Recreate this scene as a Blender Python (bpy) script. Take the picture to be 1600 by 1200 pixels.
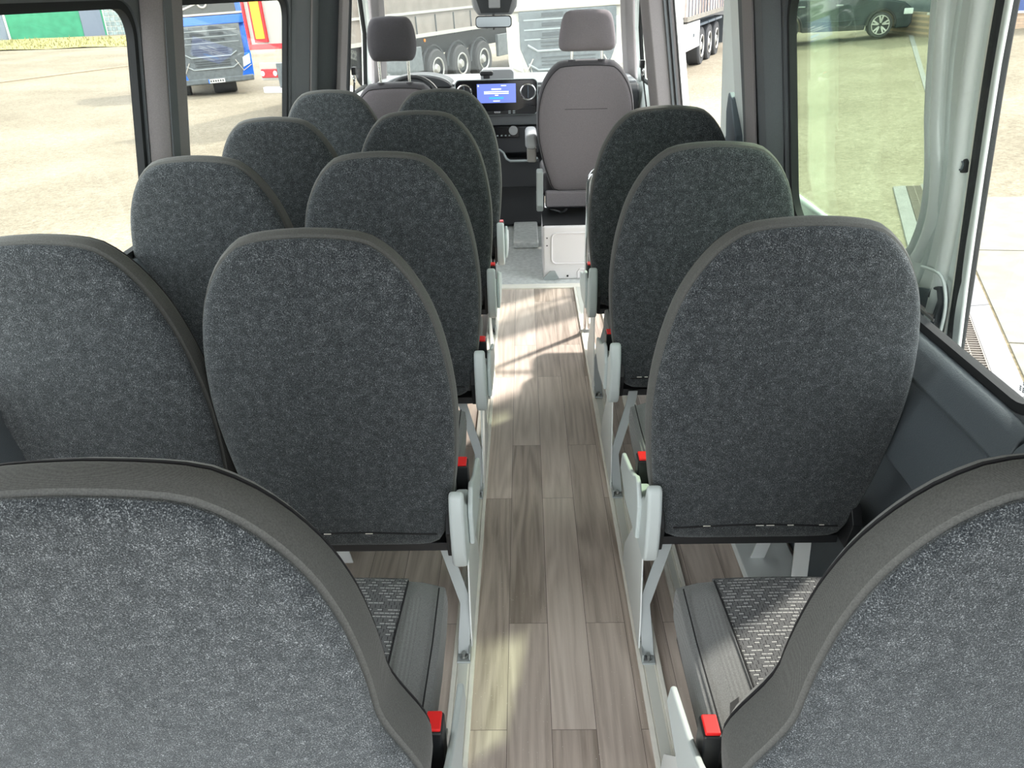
import bpy, bmesh, math, random
from mathutils import Vector, Matrix
random.seed(7)
SC = bpy.context.scene
COL = SC.collection
for o in list(bpy.data.objects): bpy.data.objects.remove(o)

# ------------------------------------------------------------------ camera
TH, PS, RO = math.radians(27.3), math.radians(1.35), math.radians(1.5)
Fv = Vector((-math.sin(PS)*math.cos(TH), math.cos(PS)*math.cos(TH), -math.sin(TH)))
Rv = Vector((math.cos(PS), math.sin(PS), 0)); Uv = Rv.cross(Fv)
Rr = Rv*math.cos(RO) - Uv*math.sin(RO); Ur = Uv*math.cos(RO) + Rv*math.sin(RO)
cam = bpy.data.cameras.new('camera'); co = bpy.data.objects.new('camera', cam); COL.objects.link(co)
m = Matrix.Identity(4)
for i in range(3):
    m[i][0] = Rr[i]; m[i][1] = Ur[i]; m[i][2] = -Fv[i]
m[2][3] = 1.55
co.matrix_world = m
cam.sensor_fit = 'HORIZONTAL'; cam.sensor_width = 36; cam.lens = 27; cam.clip_start = .02; cam.clip_end = 500
SC.camera = co

# ------------------------------------------------------------------ world, sun, exposure
w = bpy.data.worlds.new('sky'); SC.world = w; w.use_nodes = True
bg = w.node_tree.nodes['Background']
bg.inputs[0].default_value = (.93, .97, 1.0, 1); bg.inputs[1].default_value = 2.05
sd = bpy.data.lights.new('sun', 'SUN'); so = bpy.data.objects.new('sun', sd); COL.objects.link(so)
sd.energy = 2.5; sd.angle = math.radians(3); sd.color = (1, .93, .85)
so.rotation_euler = Vector((.62, .55, 1.0)).to_track_quat('Z', 'Y').to_euler()
SC.view_settings.view_transform = 'Standard'; SC.view_settings.look = 'None'
SC.view_settings.gamma = 1; SC.view_settings.use_curve_mapping = False
SC.view_settings.exposure = 1.38
SC.cycles.max_bounces = 10; SC.cycles.transparent_max_bounces = 16; SC.cycles.diffuse_bounces = 5
SC.cycles.caustics_reflective = False; SC.cycles.caustics_refractive = False

# ------------------------------------------------------------------ materials
class NT:
    def __init__(s, name):
        s.m = bpy.data.materials.new(name); s.m.use_nodes = True
        s.t = s.m.node_tree; s.b = s.t.nodes['Principled BSDF']
    def n(s, typ, **kw):
        nd = s.t.nodes.new(typ)
        for k, v in kw.items():
            if k.startswith('i_'):
                key = k[2:]
                key = int(key) if key.isdigit() else key
                nd.inputs[key].default_value = v
            else: setattr(nd, k, v)
        return nd
    def l(s, a, b): s.t.links.new(a, b)
    def math(s, op, a, b=None):
        nd = s.n('ShaderNodeMath', operation=op)
        for i, x in enumerate((a, b)):
            if x is None: continue
            if isinstance(x, (int, float)): nd.inputs[i].default_value = x
            else: s.l(x, nd.inputs[i])
        return nd.outputs[0]
    def ramp(s, fac, stops):
        r = s.n('ShaderNodeValToRGB'); e = r.color_ramp.elements
        while len(e) < len(stops): e.new(.5)
        for k, (p, c) in zip(e, stops): k.position = p; k.color = (*c, 1)
        s.l(fac, r.inputs[0]); return r.outputs[0]
    def mix(s, fac, a, b):
        nd = s.n('ShaderNodeMix', data_type='RGBA')
        for i, x in ((0, fac), (6, a), (7, b)):
            if isinstance(x, (int, float)): nd.inputs[i].default_value = x
            elif isinstance(x, tuple): nd.inputs[i].default_value = (*x, 1)
            else: s.l(x, nd.inputs[i])
        return nd.outputs[2]
    def bump(s, h, strength, dist):
        b = s.n('ShaderNodeBump'); b.inputs['Strength'].default_value = strength; b.inputs['Distance'].default_value = dist
        s.l(h, b.inputs['Height']); s.l(b.outputs[0], s.b.inputs['Normal'])

def flat(name, c, rough=.5, metal=0, spec=.5, noise=0, nscale=60, bump=0):
    t = NT(name); b = t.b
    b.inputs['Base Color'].default_value = (*c, 1); b.inputs['Roughness'].default_value = rough
    b.inputs['Metallic'].default_value = metal; b.inputs['Specular IOR Level'].default_value = spec
    if noise or bump:
        tc = t.n('ShaderNodeTexCoord'); nz = t.n('ShaderNodeTexNoise', i_Scale=nscale, i_Detail=4.0)
        t.l(tc.outputs['Object'], nz.inputs['Vector'])
        if noise:
            lo = tuple(x*(1-noise) for x in c); hi = tuple(min(1, x*(1+noise)) for x in c)
            t.l(t.ramp(nz.outputs[0], [(.35, lo), (.65, hi)]), b.inputs['Base Color'])
        if bump: t.bump(nz.outputs[0], bump, .002)
    return t.m

def carpet_mat():
    t = NT('seat_back_carpet'); tc = t.n('ShaderNodeTexCoord')
    a = t.n('ShaderNodeTexNoise', i_Scale=620.0, i_Detail=2.0, i_Roughness=.7); t.l(tc.outputs['Object'], a.inputs['Vector'])
    g = t.n('ShaderNodeTexNoise', i_Scale=60.0, i_Detail=2.0); t.l(tc.outputs['Object'], g.inputs['Vector'])
    f = t.math('ADD', a.outputs[0], t.math('MULTIPLY', t.math('SUBTRACT', g.outputs[0], .5), .18))
    c = t.ramp(f, [(.34, (.014, .017, .02)), (.5, (.042, .048, .053)), (.6, (.10, .11, .117)), (.72, (.36, .385, .40))])
    t.l(c, t.b.inputs['Base Color']); t.b.inputs['Roughness'].default_value = 1
    t.b.inputs['Specular IOR Level'].default_value = .1
    t.b.inputs['Sheen Weight'].default_value = .35; t.b.inputs['Sheen Roughness'].default_value = .45
    t.b.inputs['Sheen Tint'].default_value = (.8, .85, .85, 1)
    t.bump(a.outputs[0], .6, .003)
    return t.m

def weave_mat(name, c, sheen=.12, scale=2400):
    t = NT(name); tc = t.n('ShaderNodeTexCoord')
    w1 = t.n('ShaderNodeTexWave', i_Scale=scale/6.28, wave_type='BANDS', bands_direction='Z'); t.l(tc.outputs['Object'], w1.inputs['Vector'])
    w2 = t.n('ShaderNodeTexWave', i_Scale=scale/6.28, wave_type='BANDS', bands_direction='X'); t.l(tc.outputs['Object'], w2.inputs['Vector'])
    s = t.math('MULTIPLY', t.math('ADD', w1.outputs[1], w2.outputs[1]), .5)
    nz = t.n('ShaderNodeTexNoise', i_Scale=500.0, i_Detail=2.0); t.l(tc.outputs['Object'], nz.inputs['Vector'])
    s2 = t.math('ADD', t.math('MULTIPLY', s, .3), t.math('MULTIPLY', nz.outputs[0], .7))
    t.l(t.ramp(s2, [(.2, tuple(x*.6 for x in c)), (.8, tuple(x*1.3 for x in c))]), t.b.inputs['Base Color'])
    t.b.inputs['Roughness'].default_value = .95; t.b.inputs['Specular IOR Level'].default_value = .15
    t.b.inputs['Sheen Weight'].default_value = sheen; t.b.inputs['Sheen Roughness'].default_value = .4
    t.bump(s2, .15, .001)
    return t.m

def dash_mat():
    t = NT('patterned_seat_fabric'); tc = t.n('ShaderNodeTexCoord'); sp = t.n('ShaderNodeSeparateXYZ')
    t.l(tc.outputs['Object'], sp.inputs[0])
    CX, CY = .0105, .0092
    yy = t.math('DIVIDE', t.math('ADD', sp.outputs[1], 4.0), CY); row = t.math('FLOOR', yy); fy = t.math('FRACT', yy)
    xx = t.math('ADD', t.math('DIVIDE', t.math('ADD', sp.outputs[0], 4.0), CX), t.math('MULTIPLY', t.math('MODULO', row, 2.0), .5))
    colm = t.math('FLOOR', xx); fx = t.math('FRACT', xx)
    cb = t.n('ShaderNodeCombineXYZ'); t.l(row, cb.inputs[1]); t.l(colm, cb.inputs[0])
    wn = t.n('ShaderNodeTexWhiteNoise', noise_dimensions='2D'); t.l(cb.outputs[0], wn.inputs['Vector'])
    on = t.math('GREATER_THAN', wn.outputs[0], .42)
    thin = t.math('MULTIPLY', t.math('GREATER_THAN', fy, .42), t.math('LESS_THAN', fy, .60))
    inx = t.math('MULTIPLY', t.math('GREATER_THAN', fx, .08), t.math('LESS_THAN', fx, .95))
    dash = t.math('MULTIPLY', on, t.math('MULTIPLY', thin, inx))
    blk = t.math('MULTIPLY', t.math('LESS_THAN', fx, .10), t.math('LESS_THAN', wn.outputs[0], .75))
    nz = t.n('ShaderNodeTexNoise', i_Scale=900.0, i_Detail=2.0); t.l(tc.outputs['Object'], nz.inputs['Vector'])
    base = t.ramp(nz.outputs[0], [(.3, (.09, .092, .098)), (.7, (.19, .193, .20))])
    c1 = t.mix(blk, base, (.015, .016, .02)); c2 = t.mix(dash, c1, (.62, .63, .62))
    t.l(c2, t.b.inputs['Base Color']); t.b.inputs['Roughness'].default_value = .95; t.b.inputs['Specular IOR Level'].default_value = .15
    t.bump(nz.outputs[0], .3, .001)
    return t.m

def wood_mat():
    t = NT('wood_plank_vinyl'); tc = t.n('ShaderNodeTexCoord')
    mp = t.n('ShaderNodeMapping'); mp.inputs['Rotation'].default_value = (0, 0, math.radians(90)); mp.inputs['Location'].default_value = (.31, .062, 0)
    t.l(tc.outputs['Object'], mp.inputs['Vector'])
    br = t.n('ShaderNodeTexBrick', offset=.37, offset_frequency=2, i_Scale=1.0)
    br.inputs['Brick Width'].default_value = .92; br.inputs['Row Height'].default_value = .105
    br.inputs['Mortar Size'].default_value = .0007; br.inputs['Mortar Smooth'].default_value = .2; br.inputs['Bias'].default_value = 0
    br.inputs['Color1'].default_value = (0, 0, 0, 1); br.inputs['Color2'].default_value = (1, 1, 1, 1); br.inputs['Mortar'].default_value = (0.3, .3, .3, 1)
    t.l(mp.outputs[0], br.inputs['Vector'])
    plank = t.n('ShaderNodeSeparateColor'); t.l(br.outputs[0], plank.inputs[0])
    # grain: noise stretched along the plank, shifted plank by plank
    sh = t.n('ShaderNodeVectorMath', operation='MULTIPLY_ADD'); t.l(br.outputs[0], sh.inputs[0]); sh.inputs[1].default_value = (3.1, 7.7, 5.3)
    t.l(tc.outputs['Object'], sh.inputs[2])
    m2 = t.n('ShaderNodeMapping'); m2.inputs['Scale'].default_value = (62, 2.8, 1); t.l(sh.outputs[0], m2.inputs['Vector'])
    g1 = t.n('ShaderNodeTexNoise', i_Scale=1.0, i_Detail=6.0, i_Roughness=.65, i_Distortion=.6); t.l(m2.outputs[0], g1.inputs['Vector'])
    m3 = t.n('ShaderNodeMapping'); m3.inputs['Scale'].default_value = (11, .9, 1); t.l(sh.outputs[0], m3.inputs['Vector'])
    wn_ = t.n('ShaderNodeTexNoise', i_Scale=1.0, i_Detail=1.5, i_Roughness=.4); t.l(m3.outputs[0], wn_.inputs['Vector'])
    cont = t.math('MULTIPLY_ADD', t.math('SINE', t.math('MULTIPLY', wn_.outputs[0], 62.0)), .5)
    f = t.math('ADD', t.math('MULTIPLY', g1.outputs[0], .55), t.math('MULTIPLY', cont, .13))
    f = t.math('ADD', f, t.math('MULTIPLY', plank.outputs[0], .30))
    c = t.ramp(f, [(.22, (.30, .245, .205)), (.42, (.50, .42, .365)), (.60, (.64, .55, .485)), (.85, (.78, .69, .62))])
    c = t.mix(br.outputs['Fac'], c, (.10, .08, .07))
    # speckles of grit towards the rear of the aisle
    vo = t.n('ShaderNodeTexVoronoi', i_Scale=260.0); t.l(tc.outputs['Object'], vo.inputs['Vector'])
    nn = t.n('ShaderNodeTexWhiteNoise'); t.l(vo.outputs['Color'], nn.inputs['Vector'])
    sp = t.n('ShaderNodeSeparateXYZ'); t.l(tc.outputs['Object'], sp.inputs[0])
    rear = t.math('LESS_THAN', sp.outputs[1], 1.75)
    dot = t.math('MULTIPLY', t.math('LESS_THAN', vo.outputs['Distance'], .22), t.math('MULTIPLY', rear, t.math('GREATER_THAN', nn.outputs[0], .965)))
    c = t.mix(dot, c, (.75, .72, .66))
    t.l(c, t.b.inputs['Base Color']); t.b.inputs['Roughness'].default_value = .42
    t.b.inputs['Specular IOR Level'].default_value = .45
    t.bump(f, .12, .002)
    return t.m

def ground_mat():
    t = NT('worn_asphalt'); tc = t.n('ShaderNodeTexCoord')
    a = t.n('ShaderNodeTexNoise', i_Scale=9.0, i_Detail=8.0, i_Roughness=.75); t.l(tc.outputs['Object'], a.inputs['Vector'])
    b = t.n('ShaderNodeTexNoise', i_Scale=.35, i_Detail=3.0); t.l(tc.outputs['Object'], b.inputs['Vector'])
    c_ = t.n('ShaderNodeTexNoise', i_Scale=28.0, i_Detail=3.0, i_Roughness=.6); t.l(tc.outputs['Object'], c_.inputs['Vector'])
    f = t.math('ADD', t.math('MULTIPLY', a.outputs[0], .4), t.math('ADD', t.math('MULTIPLY', b.outputs[0], .25), t.math('MULTIPLY', c_.outputs[0], .35)))
    t.l(t.ramp(f, [(.36, (.125, .107, .078)), (.5, (.21, .185, .14)), (.64, (.31, .28, .225))]), t.b.inputs['Base Color'])
    t.b.inputs['Roughness'].default_value = .95; t.b.inputs['Specular IOR Level'].default_value = .1
    return t.m

def glass(name, tint, refl=.06):
    t = NT(name); t.t.nodes.remove(t.b)
    out = t.t.nodes['Material Output']
    tr = t.n('ShaderNodeBsdfTransparent'); tr.inputs[0].default_value = (*tint, 1)
    gl = t.n('ShaderNodeBsdfGlossy'); gl.inputs['Roughness'].default_value = .02
    lw = t.n('ShaderNodeLayerWeight', i_Blend=.25)
    mx = t.n('ShaderNodeMixShader'); t.l(t.math('ADD', t.math('MULTIPLY', lw.outputs['Fresnel'], .16), refl*.3), mx.inputs[0])
    t.l(tr.outputs[0], mx.inputs[1]); t.l(gl.outputs[0], mx.inputs[2]); t.l(mx.outputs[0], out.inputs[0])
    return t.m

def emis(name, c, s):
    t = NT(name); t.b.inputs['Base Color'].default_value = (*[x*.2 for x in c], 1)
    t.b.inputs['Emission Color'].default_value = (*c, 1); t.b.inputs['Emission Strength'].default_value = s
    t.b.inputs['Roughness'].default_value = .15
    return t.m

M = dict(
    carpet=carpet_mat(), band=weave_mat('woven_side_band', (.105, .107, .102)), plain=weave_mat('plain_seat_fabric', (.215, .22, .222)),
    dash=dash_mat(), piping=flat('dark_piping', (.012, .012, .014), .8),
    taupe=weave_mat('cab_seat_fabric', (.225, .205, .22), .15, 2600), cabside=weave_mat('cab_seat_side_fabric', (.09, .086, .094), .15, 2600),
    cover=flat('light_grey_plastic', (.58, .64, .64), .38), metalgrey=flat('grey_painted_steel', (.36, .395, .395), .4),
    platew=flat('pale_painted_steel', (.72, .75, .74), .45), black=flat('black_plastic', (.012, .013, .015), .45),
    gloss=flat('gloss_black_panel', (.006, .006, .008), .12), red=flat('red_button', (.78, .02, .02), .35),
    chrome=flat('chrome', (.75, .76, .77), .14, 1), zinc=flat('zinc_bolt', (.55, .56, .55), .3, 1),
    wood=wood_mat(), rail=flat('cream_aluminium_rail', (.90, .88, .80), .4, 0, .5, .04, 20), railin=flat('grey_rail_channel', (.72, .73, .67), .45),
    cabfloor=flat('pale_grey_cab_floor', (.62, .645, .64), .45, 0, .5, .12, 40), white=flat('white_paint', (.80, .80, .80), .3),
    boxw=flat('white_seat_box_steel', (.80, .77, .78), .4), pillar=flat('taupe_pillar_trim', (.24, .222, .225), .7, 0, .3, .06, 300, .2),
    pillard=flat('slate_pillar_trim', (.105, .115, .122), .6, 0, .35, .05, 300, .2), seal=flat('black_rubber_seal', (.03, .032, .034), .85, 0, .2),
    wall=flat('slate_wall_trim', (.10, .118, .132), .5, 0, .45, .06, 400, .35), wallup=flat('grey_headliner', (.72, .72, .70), .9),
    silver=flat('pale_silver_door_metal', (.86, .92, .90), .32, .1), silver2=flat('pale_silver_door_recess', (.70, .78, .76), .35, .1),
    latch=flat('dark_latch_metal', (.12, .15, .18), .4, .3),
    g_clear=glass('clear_window_glass', (.96, .97, .95)), g_green=glass('green_tinted_glass', (.82, .91, .80)), g_wind=glass('windshield_glass', (.93, .95, .93), .25),
    dashp=flat('dark_dashboard_plastic', (.035, .037, .042), .55, 0, .4, .05, 300, .2), dashm=flat('mid_grey_dashboard_trim', (.13, .14, .15), .4),
    dashl=flat('pale_lit_dashboard_top', (.27, .28, .29), .5), screen=emis('display_screen', (.10, .14, .42), .9),
    scrbtn=emis('display_blue_button', (.03, .22, .75), 1.1), scrtxt=emis('display_text', (.7, .75, .9), .9),
    mirrorg=flat('mirror_glass', (.10, .11, .11), .08, 1), console=flat('overhead_console_plastic', (.30, .31, .32), .5),
    consoled=flat('overhead_console_dark', (.05, .055, .06), .4),
    arm=flat('light_armrest_vinyl', (.33, .34, .36), .6), armd=flat('armrest_side_plastic', (.26, .245, .24), .6),
    ground=ground_mat(), slab=flat('pale_concrete', (.235, .22, .19), .9, 0, .2, .1, 6), slabb=flat('grey_white_kerb_slab', (.225, .22, .23), .9, 0, .2, .06, 8),
    sand=flat('sandy_joint', (.20, .165, .105), 1, 0, .1, .3, 30), slatbr=flat('rusty_grate_pit', (.07, .04, .03), .9), slatl=flat('galvanised_grate_bar', (.20, .17, .15), .5),
    grass=flat('dry_grass', (.30, .28, .13), 1, 0, .1, .5, 12), kerb=flat('dark_kerb_line', (.28, .23, .16), .95),
    gwall=flat('green_cladding', (.055, .30, .17), .6, 0, .3, .12, 2), gdoor=flat('blue_grey_door', (.17, .21, .27), .5), gblock=flat('glass_brick', (.28, .36, .36), .25, 0, .5, .3, 3),
    mortar=flat('pale_mortar', (.66, .68, .64), .8), wframe=flat('pale_frame', (.65, .66, .66), .5), dwin=flat('dark_window', (.12, .15, .17), .2),
    tblue=flat('truck_blue_paint', (.015, .16, .72), .3), tgrey=flat('truck_grey_plastic', (.12, .14, .15), .5, 0, .5, .15, 8),
    tdark=flat('truck_dark_grille', (.055, .065, .072), .5), tlight=flat('truck_grey_trim', (.32, .36, .37), .35), twhite=flat('truck_white_paint', (.52, .50, .45), .3),
    tyre=flat('tyre_rubber', (.045, .047, .05), .85), rim=flat('wheel_rim', (.50, .50, .48), .4, .5), lamp=flat('headlamp_lens', (.70, .75, .78), .15),
    trw=flat('trailer_white_panel', (.42, .42, .39), .5), trred=flat('trailer_red_trim', (.62, .03, .04), .5), try_=flat('trailer_yellow_marker', (.85, .52, .04), .5),
    tarp=flat('beige_grey_tarpaulin', (.25, .225, .20), .7, 0, .3, .10, 3), plate=flat('number_plate', (.75, .75, .70), .5), orange=flat('orange_marker_lamp', (.85, .25, .03), .4),
    suv=flat('dark_suv_paint', (.022, .035, .045), .12, .2), suvd=flat('suv_black_cladding', (.02, .022, .024), .6),
    brick=None)
def brick_mat():
    t = NT('tan_brick'); tc = t.n('ShaderNodeTexCoord')
    mp = t.n('ShaderNodeMapping'); mp.inputs['Rotation'].default_value = (math.radians(90), 0, 0); t.l(tc.outputs['Object'], mp.inputs['Vector'])
    br = t.n('ShaderNodeTexBrick', i_Scale=1.0); br.inputs['Brick Width'].default_value = .24; br.inputs['Row Height'].default_value = .075; br.inputs['Mortar Size'].default_value = .006
    br.inputs['Color1'].default_value = (.42, .30, .21, 1); br.inputs['Color2'].default_value = (.52, .39, .28, 1); br.inputs['Mortar'].default_value = (.30, .25, .20, 1)
    t.l(mp.outputs[0], br.inputs['Vector']); t.l(br.outputs[0], t.b.inputs['Base Color']); t.b.inputs['Roughness'].default_value = .9
    return t.m
M['brick'] = brick_mat()

# ------------------------------------------------------------------ helpers
class MB:
    def __init__(s, xf=None): s.bm = bmesh.new(); s.xf = xf
    def v(s, p):
        p = Vector(p)
        return s.bm.verts.new(s.xf @ p if s.xf else p)
    def f(s, vs):
        try: return s.bm.faces.new(vs)
        except ValueError: return None
    def box(s, x0, x1, y0, y1, z0, z1):
        v = [s.v((x, y, z)) for z in (z0, z1) for y in (y0, y1) for x in (x0, x1)]
        for q in ((0, 2, 3, 1), (4, 5, 7, 6), (0, 1, 5, 4), (2, 6, 7, 3), (0, 4, 6, 2), (1, 3, 7, 5)): s.f([v[i] for i in q])
        return s
    def hexa(s, b, t):     # two quads (4 pts each)
        vb = [s.v(p) for p in b]; vt = [s.v(p) for p in t]
        s.f(vb[::-1]); s.f(vt)
        for i in range(4): s.f([vb[i], vb[(i+1) % 4], vt[(i+1) % 4], vt[i]])
        return s
    def loft(s, rings, cap0=True, cap1=True, closed=True):
        vr = [[s.v(p) for p in r] for r in rings]; n = len(vr[0])
        for a, b in zip(vr, vr[1:]):
            for i in range(n if closed else n-1):
                s.f([a[i], a[(i+1) % n], b[(i+1) % n], b[i]])
        if cap0: s.f(vr[0][::-1])
        if cap1: s.f(vr[-1])
        return s
    def prism(s, pts, axis, a, b):
        """polygon pts in the plane normal to axis, extruded from a to b"""
        def P(u, w_, k):
            return {'x': (k, u, w_), 'y': (u, k, w_), 'z': (u, w_, k)}[axis]
        return s.loft([[P(u, w_, a) for u, w_ in pts], [P(u, w_, b) for u, w_ in pts]])
    def cyl(s, p0, p1, r, n=16, r1=None):
        p0, p1 = Vector(p0), Vector(p1); d = (p1-p0).normalized(); q = d.to_track_quat('Z', 'Y')
        r1 = r if r1 is None else r1
        R_ = lambda c, rr: [c + q @ Vector((rr*math.cos(2*math.pi*i/n), rr*math.sin(2*math.pi*i/n), 0)) for i in range(n)]
        return s.loft([R_(p0, r), R_(p1, r1)])
    def tube(s, pts, r, n=8, closed=False):
        pts = [Vector(p) for p in pts]; rings = []; N = len(pts); up = None
        for i, p in enumerate(pts):
            if closed: d = pts[(i+1) % N]-pts[i-1]
            else: d = pts[min(i+1, N-1)]-pts[max(i-1, 0)]
            d.normalize()
            if up is None: up = d.orthogonal().normalized()
            up = (up - d*up.dot(d)).normalized(); sd_ = d.cross(up)
            rings.append([p + up*r*math.cos(2*math.pi*k/n) + sd_*r*math.sin(2*math.pi*k/n) for k in range(n)])
        if closed: rings.append(rings[0])
        return s.loft(rings, not closed, not closed)
    def strip(s, pts, wdir, width, thick):   # flat bar following pts, width along wdir
        wd = Vector(wdir).normalized()*width/2; rings = []; pts = [Vector(p) for p in pts]
        for i, p in enumerate(pts):
            d = (pts[min(i+1, len(pts)-1)]-pts[max(i-1, 0)]).normalized(); nn = d.cross(wd).normalized()*thick/2
            rings.append([p-wd-nn, p+wd-nn, p+wd+nn, p-wd+nn])
        return s.loft(rings)
    def torus(s, c, R_, r, axis='y', n=32, k=8):
        c = Vector(c); pts = []
        for i in range(n):
            a = 2*math.pi*i/n; u, v_ = R_*math.cos(a), R_*math.sin(a)
            pts.append(c + Vector({'y': (u, 0, v_), 'x': (0, u, v_), 'z': (u, v_, 0)}[axis]))
        return s.tube(pts, r, k, True)
    def build(s, name, mat, parent=None, bevel=0, seg=2, smooth=True, subs=0, **kw):
        bmesh.ops.remove_doubles(s.bm, verts=s.bm.verts, dist=1e-6)
        bmesh.ops.recalc_face_normals(s.bm, faces=s.bm.faces)
        me = bpy.data.meshes.new(name); s.bm.to_mesh(me); s.bm.free()
        me.materials.append(M[mat] if isinstance(mat, str) else mat)
        o = bpy.data.objects.new(name, me); COL.objects.link(o)
        if parent: o.parent = parent
        if smooth:
            for p in me.polygons: p.use_smooth = True
            a = 'sharp_edge' 
            bm = bmesh.new(); bm.from_mesh(me)
            for e in bm.edges:
                if len(e.link_faces) == 2 and e.calc_face_angle(0) > math.radians(38): e.smooth = False
            bm.to_mesh(me); bm.free()
        if bevel:
            b = o.modifiers.new('bevel', 'BEVEL'); b.width = bevel; b.segments = seg; b.limit_method = 'ANGLE'; b.angle_limit = math.radians(35)
            b.harden_normals = True
        if subs:
            b = o.modifiers.new('sub', 'SUBSURF'); b.levels = subs; b.render_levels = subs
        for k, v_ in kw.items(): o[k] = v_
        return o

def thing(name, label, cat, loc=(0, 0, 0), rz=0, group=None):
    o = bpy.data.objects.new(name, None); COL.objects.link(o); o.empty_display_size = .1
    o.location = loc; o.rotation_euler = (0, 0, rz); o['label'] = label; o['category'] = cat
    if group: o['group'] = group
    return o
def struct(o, label=None, cat=None):
    o['kind'] = 'structure'
    if label: o['label'] = label
    if cat: o['category'] = cat
    return o
def rrect(u0, u1, v0, v1, r, n=8):
    P = []
    for cu, cv, a0 in ((u1-r, v1-r, 0), (u0+r, v1-r, 90), (u0+r, v0+r, 180), (u1-r, v0+r, 270)):
        for i in range(n+1):
            a = math.radians(a0+90*i/n); P.append((cu+r*math.cos(a), cv+r*math.sin(a)))
    return P
def crom(pts, n):
    """Catmull-Rom through pts, resampled to n+1 points"""
    out = []; P = [Vector(p) for p in pts]
    for i in range(len(P)-1):
        p0 = P[max(i-1, 0)]; p1 = P[i]; p2 = P[i+1]; p3 = P[min(i+2, len(P)-1)]
        for k in range(8):
            t = k/8
            out.append(.5*((2*p1)+(p2-p0)*t+(2*p0-5*p1+4*p2-p3)*t*t+(3*p1-p0-3*p2+p3)*t**3))
    out.append(P[-1])
    L = [0]
    for a, b in zip(out, out[1:]): L.append(L[-1]+(b-a).length)
    res = []; j = 0
    for k in range(n+1):
        s_ = L[-1]*k/n
        while j < len(L)-2 and L[j+1] < s_: j += 1
        t = (s_-L[j])/max(1e-9, L[j+1]-L[j]); res.append(out[j].lerp(out[j+1], min(1, max(0, t))))
    return res

# ------------------------------------------------------------------ the van body
XL, XR, LEAN, ZW = -1.125, .85, .16, .87
def wx(side, z, off=0):          # inner surface of a side wall at height z; off>0 = further outside
    base = XR if side > 0 else -XL
    return side*(base - LEAN*max(0, z-ZW) + off)
def panel_with_holes(mb, side, outer, holes, t0, t1):
    """wall sheet in (y,z) with holes, between offsets t0 and t1 of the leaning wall"""
    bm = mb.bm
    layers = []
    for t in (t0, t1):
        loops = []; edges = []
        for lp in [outer]+holes:
            vs = [bm.verts.new((wx(side, z, t), y, z)) for y, z in lp]; loops.append(vs)
            for i in range(len(vs)): edges.append(bm.edges.new((vs[i], vs[(i+1) % len(vs)])))
        bmesh.ops.triangle_fill(bm, use_beauty=True, edges=edges)
        layers.append(loops)
    for la, lb in zip(*layers):
        for i in range(len(la)): bm.faces.new([la[i], la[(i+1) % len(la)], lb[(i+1) % len(lb)], lb[i]])
    return mb
def ring(mb, side, lo, li, t0, t1):
    n = len(lo); R_ = []
    for lp, t in ((lo, t0), (li, t0), (li, t1), (lo, t1)): R_.append([(wx(side, z, t), y, z) for y, z in lp])
    R_.append(R_[0]); mb.loft(R_, False, False); return mb
def window(side, name, y0, y1, z0, z1, r, label, glass_='g_clear'):
    inner = rrect(y0+.02, y1-.02, z0+.02, z1-.02, max(.01, r-.02)); outer = rrect(y0, y1, z0, z1, r)
    fr = ring(MB(), side, outer, inner, .008, .03).build(name, 'seal')
    struct(fr, label, 'window')
    mb = MB(); ps = [(wx(side, z, .018), y, z) for y, z in outer]; ps2 = [(wx(side, z, .022), y, z) for y, z in outer]
    mb.loft([ps, ps2]); mb.build('pane', glass_, fr, smooth=False)
    return fr
W1 = (.55, 2.26, .885, 1.545, .10); W2 = (2.47, 3.76, .885, 1.545, .10)
WR = (1.10, 2.47, .862, 1.545, .11)
# left wall, upper sheet with its two windows
o = panel_with_holes(MB(), -1, [(-.3, .80), (4.36, .80), (4.36, 1.92), (-.3, 1.92)], [rrect(*W1[:4], W1[4]), rrect(*W2[:4], W2[4])], 0, .03)
struct(o.build('wall_left', 'pillard'), 'slate side wall of the minibus around the left windows', 'wall')
window(-1, 'window_1', *W1, 'large left side window beside the rear seats')
window(-1, 'window_2', *W2, 'left side window just behind the driver pillar')
# sill trim bulge below the left windows
mb = MB(); prof = [(0, .885), (.012, .88), (.03, .85), (.035, .80), (.028, .77), (.035, .70), (.045, .45), (.05, 0), (-.02, 0), (-.02, .885)]
mb.loft([[(XL+u, y, z) for u, z in prof] for y in (-.3, 4.3)]); struct(mb.build('trim_1', 'wall', bevel=.004), 'slate lower wall trim under the left windows', 'wall trim')
# right wall: sheet with rear window, stops at the sliding door opening
o = panel_with_holes(MB(), 1, [(-.3, .80), (3.0, .80), (3.0, 1.92), (-.3, 1.92)], [rrect(*WR[:4], WR[4])], 0, .03)
struct(o.build('wall_right', 'pillard'), 'slate side wall of the minibus around the right rear window', 'wall')
window(1, 'window_3', *WR, 'right rear side window with the open sliding door showing through it')
mb = MB(); panel_with_holes(mb, 1, [(3.0, 1.72), (4.3, 1.72), (4.3, 1.92), (3.0, 1.92)], [], 0, .03)
struct(mb.build('wall_right_header', 'pillard'), 'slate header over the sliding door opening', 'wall')
prof = [(0, .866), (-.010, .862), (-.022, .845), (-.03, .81), (-.038, .795), (-.030, .785), (-.034, .775), (-.06, .70), (-.07, .62), (-.055, .605), (.0, .59), (.0, .50), (-.03, .43), (-.06, .40), (-.06, .12), (-.05, 0), (.028, 0), (.028, .855)]
mb = MB(); mb.loft([[(XR+u, y, z) for u, z in prof] for y in (1.12, 2.98)]); tr2 = struct(mb.build('trim_2', 'wall', bevel=.005, seg=3), 'textured slate wall trim below the right rear window', 'wall trim')
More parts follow.
